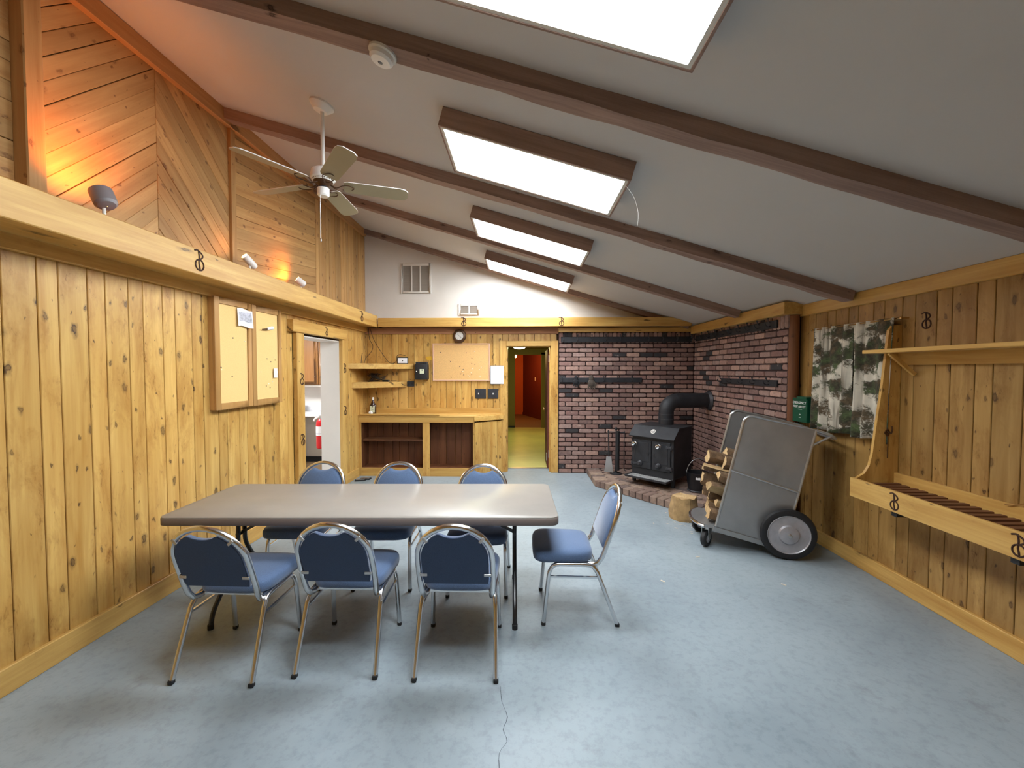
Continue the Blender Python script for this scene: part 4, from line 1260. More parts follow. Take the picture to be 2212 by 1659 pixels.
# ================================================================ SMALL THINGS ON COUNTER AND SHELVES
bt = thing('liquor_bottle', 'dark amber liquor bottle with cream label on the counter', 'bottle', (-2.39, 6.56, zT))
MB().prism(rrect(0.048, 0.030, 0.018), 0.004, 0.15).build('body', 'bottle', bt, bevel=0.004, smooth=50)
MB().lathe([(0.040, 0.145), (0.036, 0.165), (0.022, 0.19), (0.015, 0.20), (0.014, 0.235)], 18).build('neck', 'bottle', bt)
MB().lathe([(0.017, 0.225), (0.017, 0.262), (0.012, 0.268)], 16).build('cap', 'white', bt)
MB().box((-0.038, -0.0325, 0.03), (0.038, -0.0305, 0.135)).build('label', 'label', bt)
MB().box((-0.004, -0.0335, 0.112), (0.010, -0.0325, 0.128)).box((-0.02, -0.0335, 0.08), (0.012, -0.0325, 0.084)).box((-0.014, -0.0335, 0.068), (0.02, -0.0325, 0.071)).build('label_print', 'ink', bt)
tag(MB().prism([(-0.03, -0.02), (0.025, -0.028), (0.03, 0.018), (-0.02, 0.022)], 0, 0.035, Matrix.Rotation(0.3, 4, 'Y')).build('crumpled_paper', 'paper', loc=(-2.40, 6.47, zT + 0.012), bevel=0.006),
    'crumpled white paper scrap at the foot of the bottle', 'paper')
pf = thing('picture_frame', 'small black-rimmed frame with white face on upper corner shelf', 'picture frame', (-1.93, 6.63, 1.754))
MB().box((-0.088, 0, 0), (0.088, 0.02, 0.105)).build('frame', 'black', pf, bevel=0.004)
MB().box((-0.076, -0.002, 0.012), (0.076, 0.002, 0.093)).build('face', 'paper', pf)
MB().lathe([(0.010, 0), (0.010, 0.001)], 8, Matrix.Translation((0.0, -0.002, 0.05)) @ ry).build('printed_dot', 'glove_brown', pf)

def cable(label, pts, r=0.004):
    P0 = Vector(pts[0])
    return tag(MB().tube([p - P0 for p in smooth_path(pts, 6)], r, 6).build('cable', 'cable', loc=P0), label, 'cable')
cable('thin dark cable hanging in the corner from ledge to shelf', [(-2.47, 6.62, 2.33), (-2.45, 6.60, 2.15), (-2.40, 6.60, 2.05), (-2.42, 6.60, 1.95), (-2.50, 6.58, 1.85), (-2.52, 6.55, 1.757)])
cable('long dark cable looping from the ledge down right to shelf', [(-2.46, 6.65, 2.33), (-2.40, 6.66, 2.14), (-2.32, 6.66, 2.0), (-2.24, 6.66, 1.88), (-2.16, 6.66, 1.78), (-2.08, 6.66, 1.757)])
cable('short upright aerial cable at the left of upper shelf', [(-2.53, 6.45, 1.757), (-2.53, 6.47, 1.85), (-2.52, 6.48, 1.92)], 0.005)
cable('dark cable arching behind the small white-faced frame', [(-2.10, 6.66, 1.758), (-2.04, 6.67, 1.80), (-2.03, 6.67, 1.88), (-1.98, 6.68, 1.905), (-1.90, 6.68, 1.885)])
cable('power cord drooping from lower shelf to black outlet', [(-2.14, 6.55, 1.475), (-2.05, 6.60, 1.485), (-1.98, 6.64, 1.46), (-1.92, 6.66, 1.415), (-1.86, 6.69, 1.42)])
tl_ = MB()
rr = random.Random(11)
for k in range(7):
    p0 = Vector((-2.36, 6.62, 1.49))
    pts = [Vector((rr.uniform(-0.14, 0.16), rr.uniform(-0.10, 0.06), rr.uniform(0.0, 0.13))) for _ in range(6)]
    tl_.tube(smooth_path(pts, 5), 0.0045, 6)
tag(tl_.build('cable_tangle', 'cable', loc=(-2.34, 6.60, 1.474)), 'tangled bunch of black cables on the lower corner shelf', 'cable')
pb_ = tag(MB().box((-0.07, -0.02, 0), (0.05, 0.02, 0.03)).build('power_adapter', 'black', loc=(-2.17, 6.56, 1.469), rot=(0, 0, -0.4), bevel=0.005), 'black power adapter lying on the lower corner shelf', 'adapter')
for i, (x, y, a) in enumerate(((-2.43, 6.22, 0.2), (-2.38, 6.30, -0.1))):
    t = thing('door_wedge', ('nearer' if i == 0 else 'farther') + ' of two flat black blocks on floor by counter', 'block', (x, y - 0.1, 0), a)
    MB().box((-0.075, -0.035, 0.0), (0.075, 0.035, 0.022)).build('block', 'black', t, bevel=0.003)
    MB().box((-0.06, -0.03, 0.022), (0.06, 0.03, 0.026)).build('pad', 'galv', t)

# ---- vents in the white gable
M['vent_back'] = plain('vent_shadow_grey', srgb(150, 140, 130), 0.8)
def vent(label, x, z, w, h, cols, nl):
    t = thing('wall_vent', label, 'vent', (x, YB, z), 0)
    b = 0.035
    MB().box((0.005, -0.004, 0.005), (w - 0.005, -0.001, h - 0.005)).build('duct_back', 'vent_back', t)
    f = MB()
    for a, c in (((0, 0), (b, h)), ((w - b, 0), (w, h)), ((b, 0), (w - b, b)), ((b, h - b), (w - b, h))): f.box((a[0], -0.016, a[1]), (c[0], 0, c[1]))
    f.build('frame', 'white_wall', t, bevel=0.002)
    for k in range(1, cols):
        xx = b + (w - 2 * b) * k / cols
        MB().box((xx - 0.010, -0.014, b), (xx + 0.010, -0.002, h - b)).build('mullion', 'white_wall', t)
    s = MB().box((b, -0.005, -0.0008), (w - b, -0.0, 0.0008), Matrix.Rotation(RAD(40), 4, 'X'))
    first = None
    for k in range(nl):
        zz = b + (h - 2 * b) * (k + 0.5) / nl
        if first is None:
            first = MB().box((b, -0.008, -0.0008), (w - b, 0.0, 0.0008), Matrix.Rotation(RAD(35), 4, 'X')).build('louvre', 'vent_back', t); o = first
        else:
            o = first.copy(); COL.objects.link(o); o.parent = t
        o.location = (0, -0.002, zz)
vent('large square three-panel white return vent high on gable', -1.97, 2.885, 0.49, 0.48, 3, 22)
vent('small two-panel white vent just above the back fascia', -1.04, 2.53, 0.34, 0.19, 2, 9)

# ================================================================ HEARTH, STOVE AND TOOLS
ht = thing('hearth', 'low angled brick hearth under the black stove', 'hearth', (1.9, 5.8, 0))
HP = [(1.02, 6.66), (1.02, 5.90), (1.19, 5.68), (1.83, 4.86), (2.25, 4.48), (2.70, 4.42), (2.70, 6.66)]
loc_poly = [(x - 1.9, y - 5.8) for x, y in HP]
MB().prism([(x * 0.985, y * 0.985) for x, y in loc_poly], 0, 0.078).build('mortar_bed', 'mortar', ht, smooth=0)
# edge bricks set on end along the open sides
def edge_brick(p, q):
    d = Vector((q[0] - p[0], q[1] - p[1])); L = d.length; d /= L
    n = max(1, round(L / 0.105)); w = L / n
    nn = Vector((-d.y, d.x))
    for k in range(n):
        c = Vector(p) + d * (w * (k + 0.5)) + nn * 0.098
        m = plane_frame((c.x, c.y, 0), (d.x, d.y, 0), (0, 0, 1))
        hh = 0.09 + random.uniform(-0.003, 0.003)
        MB().box((-w / 2 + 0.005, -0.10, 0.001), (w / 2 - 0.005, 0.095, hh)).build('brick', 'hearth_brick', ht, bevel=0.007, mtx=m)
for i in range(1, 5): edge_brick(loc_poly[i], loc_poly[i + 1])
edge_brick(loc_poly[0], loc_poly[1])
inn = [(-0.66, -0.02 + 0.80), (-0.66, 0.20), (0.01, -0.70), (0.42, -1.10), (0.78, -1.14), (0.78, 0.84)]
a45 = RAD(-50)
hb = None
for r in range(-16, 17):
    for k in range(-7, 8):
        cx = (k + (0.5 if r % 2 else 0)) * 0.21; cy = r * 0.105
        X = cx * math.cos(a45) - cy * math.sin(a45) + 0.1; Y = cx * math.sin(a45) + cy * math.cos(a45) - 0.05
        sx_ = False
        ok = all((inn[(i + 1) % len(inn)][0] - inn[i][0]) * (Y - inn[i][1]) - (inn[(i + 1) % len(inn)][1] - inn[i][1]) * (X - inn[i][0]) > 0 for i in range(len(inn)))
        if not ok: continue
        if hb is None:
            hb = MB().box((-0.100, -0.0475, 0.055), (0.100, 0.0475, 0.088)).build('brick', 'hearth_brick', ht, bevel=0.005); o = hb
        else:
            o = hb.copy(); COL.objects.link(o); o.parent = ht
        o.location = (X, Y, random.uniform(-0.002, 0.002)); o.rotation_euler = (0, 0, a45)

HZ = 0.09
st = thing('wood_stove', 'black cast iron wood stove with twin doors on brick hearth', 'stove', (1.945, 5.885, HZ), RAD(-45))
yf = -0.26
prof = [(yf, 0.11), (yf, 0.635), (-0.15, 0.775), (0.28, 0.775), (0.28, 0.11)]
mB = Matrix(((0, 0, 1, 0), (1, 0, 0, 0), (0, 1, 0, 0), (0, 0, 0, 1)))   # (y,z,x) -> local
MB().prism(prof, -0.305, 0.305, mB).build('body', 'iron', st, bevel=0.004)
MB().prism([(yf - 0.055, 0.652), (yf - 0.05, 0.640), (-0.145, 0.776), (-0.150, 0.790)], -0.33, 0.33, mB).build('sloped_top_plate', 'iron', st, bevel=0.003)
MB().box((-0.325, -0.16, 0.776), (0.325, 0.295, 0.790)).build('top_plate', 'iron', st, bevel=0.003)
for sx in (-1, 1):
    dd = MB().box((min(0.004 * sx, 0.268 * sx), yf - 0.022, 0.205), (max(0.004 * sx, 0.268 * sx), yf, 0.60)).build('door', 'iron', st, bevel=0.006)
    MB().box((min(0.04 * sx, 0.235 * sx), yf - 0.027, 0.30), (max(0.04 * sx, 0.235 * sx), yf - 0.02, 0.57)).build('raised_panel', 'iron', dd, bevel=0.004)
    for z in (0.26, 0.54):
        MB().box((min(0.21 * sx, 0.305 * sx), yf - 0.036, z - 0.015), (max(0.21 * sx, 0.305 * sx), yf - 0.02, z + 0.015)).build('hinge', 'iron_edge', dd, bevel=0.003)
        MB().tube([(0.285 * sx, yf - 0.034, z - 0.028), (0.285 * sx, yf - 0.034, z + 0.028)], 0.011, 8).build('hinge_pin', 'iron_edge', dd)
    MB().lathe([(0.036, 0), (0.036, 0.012), (0.02, 0.03), (0.026, 0.045), (0.02, 0.055), (0.004, 0.056)], 16, Matrix.Translation((0.135 * sx - 0.03, yf - 0.022, 0.275)) @ ry).build('draft_knob', 'iron_edge', dd)
    hx = 0.055 * sx + (-0.17 if sx < 0 else 0.075)
    MB().tube([(hx, yf - 0.03, 0.545), (hx, yf - 0.06, 0.545)], 0.008, 8).build('handle_stem', 'iron_edge', dd)
    coil = [(hx + 0.022 * math.cos(k * 0.7), yf - 0.055 - k * 0.0014, 0.545 + 0.022 * math.sin(k * 0.7)) for k in range(46)]
    MB().tube(coil, 0.007, 6).build('coil_handle', 'chrome', dd)
MB().prism([(0.02, 0.41), (0.06, 0.44), (0.055, 0.40), (0.075, 0.38), (0.03, 0.385)], 0, 0.006, Matrix.Translation((0, yf - 0.022, 0)) @ ry).prism([(-0.075, 0.42), (-0.03, 0.44), (-0.04, 0.40), (-0.06, 0.385)], 0, 0.006, Matrix.Translation((0, yf - 0.022, 0)) @ ry).build('door_ornament', 'black', st)
MB().box((-0.30, yf - 0.20, 0.095), (0.30, yf + 0.01, 0.11)).build('ash_shelf', 'iron_edge', st, bevel=0.003)
MB().box((-0.30, yf - 0.205, 0.11), (0.30, yf - 0.19, 0.122)).box((-0.305, yf - 0.20, 0.11), (-0.29, yf, 0.122)).box((0.29, yf - 0.20, 0.11), (0.305, yf, 0.122)).build('shelf_rim', 'iron_edge', st)
MB().box((-0.285, yf - 0.188, 0.110), (0.285, yf - 0.01, 0.113)).build('ash_layer', 'ash', st)
for sx in (-1, 1):
    for y in (yf + 0.03, 0.25):
        MB().box((0.285 * sx - 0.02, y - 0.02, 0), (0.285 * sx + 0.02, y + 0.02, 0.12)).build('leg', 'iron', st, bevel=0.003)
sl = math.atan2(0.138, 0.11)
MT = Matrix.Translation((0.0, -0.2345, 0.7225)) @ Matrix.Rotation(PI / 2 - 0.0 - (PI / 2 - sl), 4, 'X')
MB().lathe([(0.034, 0), (0.034, 0.006), (0.03, 0.008)], 24, MT).build('thermometer', 'white', st)
MB().lathe([(0.024, 0.0075), (0.024, 0.0086), (0.018, 0.0086), (0.018, 0.0075)], 20, MT).lathe([(0.007, 0.007), (0.007, 0.009)], 10, MT).build('dial_ring', 'ink', st)
# flue pipe from the stove top to the right-hand bricks (kept with the stove)
Mi = (Matrix.Translation((1.945, 5.885, HZ)) @ Matrix.Rotation(RAD(-45), 4, 'Z')).inverted()
W = lambda x, y, z: Mi @ Vector((x, y, z))
px0, py0, pz = 2.05, 6.01, 1.215
dirp = Vector((2.70 - px0, 6.10 - py0, 0)).normalized()
elb = [W(px0, py0, 0.876), W(px0, py0, pz - 0.19)]
for k in range(7):
    a = PI / 2 * k / 6
    q = Vector((px0, py0, pz - 0.16)) + dirp * (0.16 * (1 - math.cos(a))) + Vector((0, 0, 0.16 * math.sin(a)))
    elb.append(Mi @ q)
MB().tube(elb, 0.104, 22).build('flue_elbow', 'iron', st, smooth=25)
hor0 = Vector((px0, py0, pz)) + dirp * 0.14
MB().tube([Mi @ hor0, Mi @ Vector((2.69, 6.10, pz))], 0.107, 24).build('flue_pipe', 'iron', st)
cc = Vector((2.69, 6.10, pz))
MB().tube([Mi @ (cc - Vector((0.035, 0, 0))), Mi @ cc], [0.118, 0.145], 26).build('wall_collar', 'iron_edge', st)
for z in (0.95, 1.02): MB().tube([W(px0, py0, z), W(px0, py0, z + 0.012)], 0.1065, 22).build('pipe_seam', 'iron_edge', st)

# fireplace tools
ft = thing('fireplace_tools', 'black fireplace tool stand with shovel left of the stove', 'fireplace tools', (1.40, 6.28, HZ), RAD(-20))
MB().lathe([(0.09, 0), (0.09, 0.012), (0.03, 0.03), (0.012, 0.05)], 20).build('base', 'iron', ft)
MB().tube([(0, 0, 0.03), (0, 0, 0.66)], 0.010, 8).build('pole', 'iron', ft)
MB().tube([(-0.13, 0, 0.63), (0.13, 0, 0.63)], 0.007, 8).ell((0, 0, 0.68), (0.022, 0.022, 0.03)).build('cross_arm', 'iron', ft)
MB().tube([(-0.11, -0.03, 0.66), (-0.10, -0.035, 0.26)], 0.010, 8).build('shovel_handle', 'iron', ft)
vs = [(-0.135, -0.03, 0.26), (-0.065, -0.03, 0.26), (-0.03, -0.055, 0.03), (-0.165, -0.055, 0.03), (-0.135, -0.045, 0.26), (-0.065, -0.045, 0.26), (-0.03, -0.062, 0.03), (-0.165, -0.062, 0.03)]
MB().add(vs, [(0, 1, 2, 3), (7, 6, 5, 4), (0, 4, 5, 1), (1, 5, 6, 2), (2, 6, 7, 3), (3, 7, 4, 0)]).build('shovel_blade', 'galv', ft)
MB().tube([(0.03, -0.02, 0.65), (0.02, -0.02, 0.06)], [0.028, 0.034], 10).build('brush', 'black', ft)
MB().tube(smooth_path([(0.12, -0.02, 0.66), (0.12, -0.02, 0.2), (0.125, -0.02, 0.08), (0.155, -0.02, 0.06)], 4), 0.006, 6).build('poker', 'iron', ft)
cp = thing('poker', 'slim black poker leaning on bricks behind the wood cart', 'fire poker', (2.64, 5.25, HZ))
MB().tube(smooth_path([(0, 0, 0.0), (0.02, 0, 0.4), (0.03, 0.0, 0.72)], 4), 0.008, 8).build('shaft', 'iron', cp)
MB().tube([(0.03, -0.04, 0.70), (0.03, 0.04, 0.74)], 0.008, 8).build('grip', 'iron', cp)

bk_ = thing('coal_bucket', 'black metal ash bucket with wire handle right of stove', 'bucket', (2.262, 5.42, HZ))
MB().lathe([(0.105, 0.0), (0.112, 0.012), (0.115, 0.03), (0.14, 0.235), (0.146, 0.245), (0.136, 0.245), (0.11, 0.03), (0.02, 0.02)], 26).build('pail', 'black_gloss', bk_)
MB().lathe([(0.118, 0.0), (0.124, 0.008), (0.118, 0.02)], 26).build('base_ring', 'iron_edge', bk_)
MB().tube([(0.142 * math.cos(a) * 1.0, -0.03 * math.sin(a), 0.235 + 0.19 * math.sin(a)) for a in [PI * k / 16 for k in range(17)]], 0.004, 6).build('bail_handle', 'galv', bk_)
lm = Matrix.Rotation(RAD(-20), 4, 'Z')
MB().box((-0.028, -0.135, 0.17), (0.028, -0.128, 0.20), lm).build('label', 'paper', bk_)

# gloves hanging on the middle rail
def glove(label, x, mat, s, seed):
    r_ = random.Random(seed)
    t = thing('work_glove', label, 'glove', (x, YBR - 0.075, 1.55))
    mb = MB()
    mb.ell((0, 0, -0.03), (0.035 * s, 0.025, 0.05 * s)).ell((0.0, -0.005, -0.09 * s), (0.05 * s, 0.026, 0.055 * s))
    mb.build('cuff_and_palm', mat, t, smooth=60)
    for k in range(4):
        MB().tube([(-0.035 * s + 0.023 * k * s, -0.005, -0.10 * s), (-0.045 * s + 0.03 * k * s, -0.012, -0.165 * s - 0.01 * (k in (1, 2)))], [0.012 * s, 0.009 * s], 8).build('finger', mat, t)
    MB().tube([(0.035 * s, -0.008, -0.07 * s), (0.065 * s, -0.02, -0.125 * s)], [0.013 * s, 0.010 * s], 8).build('thumb', mat, t)
glove('black work glove hanging on the middle brick-wall rail', 0.835, 'glove_black', 0.9, 1)
glove('grey-brown leather glove hanging on the middle brick-wall rail', 1.075, 'glove_brown', 1.15, 2)

# ================================================================ WOOD CART
YAW = RAD(-14)
cart = thing('wood_cart', 'galvanised two-wheeled tilt cart loaded with firewood', 'cart', (1.705, 3.857, 0), YAW)
TT = RAD(12.4); CW = 0.50
B0 = Vector((0.072, 0, 0.215))
def CB(a, y, b):      # body coordinates: a along the bottom, b up the body
    return (B0.x + a * math.cos(TT) + b * math.sin(TT), y, B0.z - a * math.sin(TT) + b * math.cos(TT))
AL, BL = 0.565, 1.065
def side_panel(y, name):
    out = [(0, 0), (AL, 0), (AL, BL)]
    for k in range(7):
        a = RAD(90 + 90 * k / 6); out.append((0.07 + 0.07 * math.cos(a), BL - 0.07 + 0.07 * math.sin(a)))
    vs = [CB(a, y - 0.003, b) for a, b in out] + [CB(a, y + 0.003, b) for a, b in out]
    n = len(out)
    p = MB().add(vs, [tuple(range(n)), tuple(reversed(range(n, 2 * n)))] + [(i, (i + 1) % n, n + (i + 1) % n, n + i) for i in range(n)]).build(name, 'galv', cart, smooth=0)
    rim = [CB(0, y, 0.0)] + [CB(0, y, b) for b in (0.3, 0.7)] + [CB(a, y, b) for a, b in reversed(out[3:])] + [CB(a, y, BL) for a in (0.2, 0.4)] + [CB(AL, y, BL), CB(AL, y, 0.5), CB(AL, y, 0.0)]
    MB().tube(rim, 0.012, 8).build('rim_tube', 'galv_rim', p)
    MB().tube([CB(0, y - 0.004, 0.545), CB(AL, y - 0.004, 0.50)], 0.011, 8).build('mid_rail', 'galv_rim', p)
side_panel(0.0, 'side_panel'); side_panel(CW, 'side_panel')
def slab(name, pts, mat='galv'):
    v = [Vector(p) for p in pts]; n = (v[1] - v[0]).cross(v[2] - v[0]).normalized() * 0.004
    return MB().add([p - n for p in v] + [p + n for p in v], [(0, 1, 2, 3), (7, 6, 5, 4), (0, 4, 5, 1), (1, 5, 6, 2), (2, 6, 7, 3), (3, 7, 4, 0)]).build(name, mat, cart, smooth=0)
slab('rear_panel', [CB(AL, 0, 0), CB(AL, CW, 0), CB(AL, CW, BL), CB(AL, 0, BL)])
slab('floor_panel', [CB(-0.02, 0, 0), CB(-0.02, CW, 0), CB(AL, CW, 0), CB(AL, 0, 0)])
# base frame with a rounded nose
for y in (0.0, CW):
    MB().bar(CB(-0.02, y, -0.025), CB(AL, y, -0.025), 0.03, 0.045).build('base_rail', 'galv', cart, bevel=0.003)
nose = [(B0.x + 0.03, 0.0)] + [(-0.02 - 0.09 * math.sin(PI * k / 10) ** 0.6, CW * k / 10) for k in range(11)] + [(B0.x + 0.03, CW)]
MB().prism(nose, 0.195, 0.222).build('nose_plate', 'galv', cart, smooth=0)
MB().tube([(x, y, 0.208) for x, y in nose[1:-1]], 0.017, 8).build('bumper', 'chrome', cart)
def big_wheel(y, sgn):
    wx, wz, R = 0.638, 0.222, 0.222
    Rm = Matrix.Translation((wx, y, wz)) @ Matrix.Rotation(PI / 2 * sgn, 4, 'X')
    w = MB().lathe([(0.168, -0.025), (0.19, -0.03), (0.212, -0.022), (0.222, 0.0), (0.212, 0.022), (0.19, 0.03), (0.168, 0.025)], 40, Rm, cap=False).build('tyre', 'black', cart)
    MB().lathe([(0.172, -0.02), (0.172, 0.022), (0.165, 0.026), (0.158, 0.018), (0.10, 0.014), (0.085, 0.018), (0.075, 0.032), (0.045, 0.040), (0.02, 0.041)], 40, Rm).build('wheel_disc', 'hub', cart)
    MB().lathe([(0.017, 0.035), (0.017, 0.052), (0.010, 0.055), (0.004, 0.055)], 14, Rm).build('axle_cap', 'galv_rim', cart)
big_wheel(-0.055, 1); big_wheel(CW + 0.055, -1)
MB().tube([(0.638, -0.05, 0.222), (0.638, CW + 0.05, 0.222)], 0.012, 8).build('axle', 'iron_edge', cart)
def caster(x, y, turn):
    Rz = Matrix.Translation((x, y, 0)) @ Matrix.Rotation(turn, 4, 'Z')
    ww = Rz @ Matrix.Translation((0.0, 0, 0.075)) @ Matrix.Rotation(PI / 2, 4, 'X')
    MB().lathe([(0.04, -0.022), (0.066, -0.023), (0.075, -0.014), (0.075, 0.014), (0.066, 0.023), (0.04, 0.022)], 24, ww).build('caster_wheel', 'black', cart)
    MB().lathe([(0.036, -0.024), (0.036, 0.024)], 16, ww).lathe([(0.012, -0.032), (0.012, 0.032)], 10, ww).build('caster_hub', 'hub', cart)
    f = MB()
    for s in (-1, 1):
        v = [Rz @ Vector(p) for p in ((-0.018, 0.03 * s, 0.07), (0.018, 0.03 * s, 0.07), (0.045, 0.03 * s, 0.178), (-0.02, 0.03 * s, 0.178))]
        q = [Rz @ Vector((p[0], 0.034 * s, p[2])) for p in ((-0.018, 0, 0.07), (0.018, 0, 0.07), (0.045, 0, 0.178), (-0.02, 0, 0.178))]
        f.add(v + q, [(0, 1, 2, 3), (7, 6, 5, 4), (0, 4, 5, 1), (1, 5, 6, 2), (2, 6, 7, 3), (3, 7, 4, 0)])
    f.box((-0.03, -0.036, 0.176), (0.055, 0.036, 0.196), Rz)
    f.build('caster_fork', 'galv_rim', cart)
caster(0.0, 0.06, RAD(55)); caster(0.0, CW - 0.06, RAD(20))
# push handle at the top rear
h0_, h1_ = CB(AL, 0, BL - 0.005), CB(AL, CW, BL - 0.005)
MB().tube(smooth_path([h0_, CB(AL + 0.10, 0.0, BL - 0.015), CB(AL + 0.17, 0.06, BL - 0.04), CB(AL + 0.17, CW - 0.06, BL - 0.04), CB(AL + 0.10, CW, BL - 0.015), h1_], 5), 0.013, 8).build('push_handle', 'galv_rim', cart)
for y in (0.0, CW):
    MB().tube([CB(AL, y, BL - 0.14), CB(AL + 0.12, y, BL - 0.022)], 0.010, 8).build('handle_strut', 'galv_rim', cart)

# firewood in the cart: each split log is its own thing
MC = Matrix.Translation((1.705, 3.857, 0)) @ Matrix.Rotation(YAW, 4, 'Z')
def log_mesh(L, R, seed, kind):
    r_ = random.Random(seed)
    sec = []
    if kind == 'round':
        for k in range(12): sec.append((R * (1 + r_.uniform(-0.06, 0.06)) * math.cos(2 * PI * k / 12), R * (1 + r_.uniform(-0.06, 0.06)) * math.sin(2 * PI * k / 12), True))
    else:
        span = {'half': 180, 'quarter': 100}[kind]; st_ = r_.uniform(0, 360)
        for k in range(8):
            a = RAD(st_ + span * k / 7); sec.append((R * 1.15 * (1 + r_.uniform(-0.05, 0.05)) * math.cos(a), R * 1.15 * (1 + r_.uniform(-0.05, 0.05)) * math.sin(a), k < 7))
        if kind == 'quarter': sec.append((0, 0, False))
        mx = sum(s[0] for s in sec) / len(sec); my = sum(s[1] for s in sec) / len(sec)
        sec = [(a - mx, b - my, c) for a, b, c in sec]
    n = len(sec); m = 4
    mb = MB(); vs = []
    for i in range(m + 1):
        u = -L / 2 + L * i / m
        for (a, b, c) in sec: vs.append((u + (r_.uniform(-0.012, 0.012)), (a + r_.uniform(-0.006, 0.006)) * (1 + 0.12 * math.sin(seed + i)), (b + r_.uniform(-0.006, 0.006)) * (1 + 0.12 * math.cos(seed * 2 + i))))
    for i in range(m):
        for k in range(n):
            mb.slot = 0 if sec[k][2] else 1
            o = len(mb.v)
            mb.f.append((i * n + k, i * n + (k + 1) % n, (i + 1) * n + (k + 1) % n, (i + 1) * n + k)); mb.mi.append(mb.slot)
    mb.f += [tuple(reversed(range(n))), tuple(range(m * n, (m + 1) * n))]; mb.mi += [1, 1]
    mb.v = vs
    return mb
LOGS = [  # body coordinates of the front end (a, y, b), length, radius, kind, yaw, label
    (-0.07, 0.10, 0.075, 0.42, 0.058, 'round', 0.02, 'round bark-covered log lowest in the cart, near the nose'),
    (-0.05, 0.235, 0.078, 0.44, 0.055, 'half', 0.0, 'half-split log on the cart floor, middle of the bottom row'),
    (-0.03, 0.405, 0.078, 0.44, 0.055, 'half', 0.0, 'half-split log on the cart floor, farthest side'),
    (-0.03, 0.12, 0.205, 0.38, 0.066, 'quarter', 0.04, 'reddish quarter log second from the bottom, by near panel'),
    (-0.06, 0.26, 0.210, 0.42, 0.062, 'half', -0.03, 'dark-barked split log second from the bottom, middle'),
    (-0.10, 0.40, 0.210, 0.42, 0.062, 'quarter', 0.0, 'pale quarter log second from the bottom, far side'),
    (-0.12, 0.14, 0.335, 0.46, 0.064, 'half', 0.02, 'long split log jutting from the cart at mid height'),
    (-0.15, 0.33, 0.340, 0.46, 0.068, 'quarter', 0.05, 'pale quarter log jutting out at mid height, far side'),
    (-0.17, 0.27, 0.455, 0.46, 0.060, 'quarter', 0.0, 'flat-topped split log jutting out farthest from the pile'),
    (-0.06, 0.12, 0.455, 0.42, 0.060, 'half', 0.03, 'curved split log with yellow face by the near panel'),
    (-0.14, 0.38, 0.565, 0.36, 0.056, 'round', 0.06, 'small round log with pale cut end high on pile'),
    (-0.04, 0.13, 0.575, 0.40, 0.062, 'half', 0.05, 'bright yellow split log near the top of the pile'),
    (-0.02, 0.26, 0.675, 0.38, 0.056, 'half', 0.04, 'topmost grey-barked log on the cart pile')]
for i, (a, y, b, L, R, kind, yw, lab) in enumerate(LOGS):
    o = log_mesh(L, R, 40 + i, kind).build('firewood_log', ['bark', 'logwood'], smooth=30)
    c = Vector(CB(a + L / 2, y, b))
    o.matrix_world = MC @ Matrix.Translation(c) @ Matrix.Rotation(TT, 4, 'Y') @ Matrix.Rotation(yw, 4, 'Z')
    tag(o, lab, 'firewood', 'firewood logs in the cart')
ck_ = log_mesh(0.25, 0.145, 99, 'round').build('chopping_block', ['bark_pale', 'logwood'], smooth=30, loc=(1.80, 4.66, 0.122), rot=(0, RAD(90), RAD(30)))
tag(ck_, 'short thick upright log block on the floor by the hearth', 'log')
chips = MB(); rr = random.Random(5)
for k in range(26):
    x = rr.gauss(1.72, 0.10); y = rr.gauss(4.50, 0.13)
    if k > 19: x, y = rr.uniform(1.0, 2.2), rr.uniform(3.0, 4.6)
    a = rr.uniform(0, PI); s = rr.uniform(0.006, 0.018)
    chips.box((-s, -s * 0.35, 0), (s, s * 0.35, 0.003), Matrix.Translation((x, y, 0.0005)) @ Matrix.Rotation(a, 4, 'Z'))
o = tag(chips.build('wood_chips', 'chip', smooth=0), 'pale wood chips scattered on the floor by the hearth', 'wood chips'); o['kind'] = 'stuff'

# ================================================================ RIGHT WALL FITTINGS
fk = thing('first_aid_box', 'green metal emergency first aid box on the right wall', 'first aid kit', (XR, 4.165, 1.14))
MB().box((-0.105, -0.095, 0), (0, 0.115, 0.235)).build('case', 'green_box', fk, bevel=0.005)
MB().box((-0.11, -0.095, 0.225), (0, 0.05, 0.252)).build('hanger_lip', 'green_box', fk, bevel=0.003)
ftx = plane_frame((-0.1055, 0.012, 0.19), (0, -1, 0), (0, 0, 1)) @ Matrix.Rotation(PI / 2, 4, 'X')
text_obj('lettering', 'EMERGENCY', 0.034, 'paper', fk, ftx)
ftx = plane_frame((-0.1055, 0.012, 0.152), (0, -1, 0), (0, 0, 1)) @ Matrix.Rotation(PI / 2, 4, 'X')
text_obj('lettering', 'FIRST AID KIT', 0.030, 'paper', fk, ftx)
MB().box((-0.1065, -0.03, 0.125), (-0.1055, 0.03, 0.128)).box((-0.1065, -0.01, 0.075), (-0.1055, 0.01, 0.08)).box((-0.1065, -0.015, 0.045), (-0.1055, 0.015, 0.048)).build('small_print', 'paper', fk)

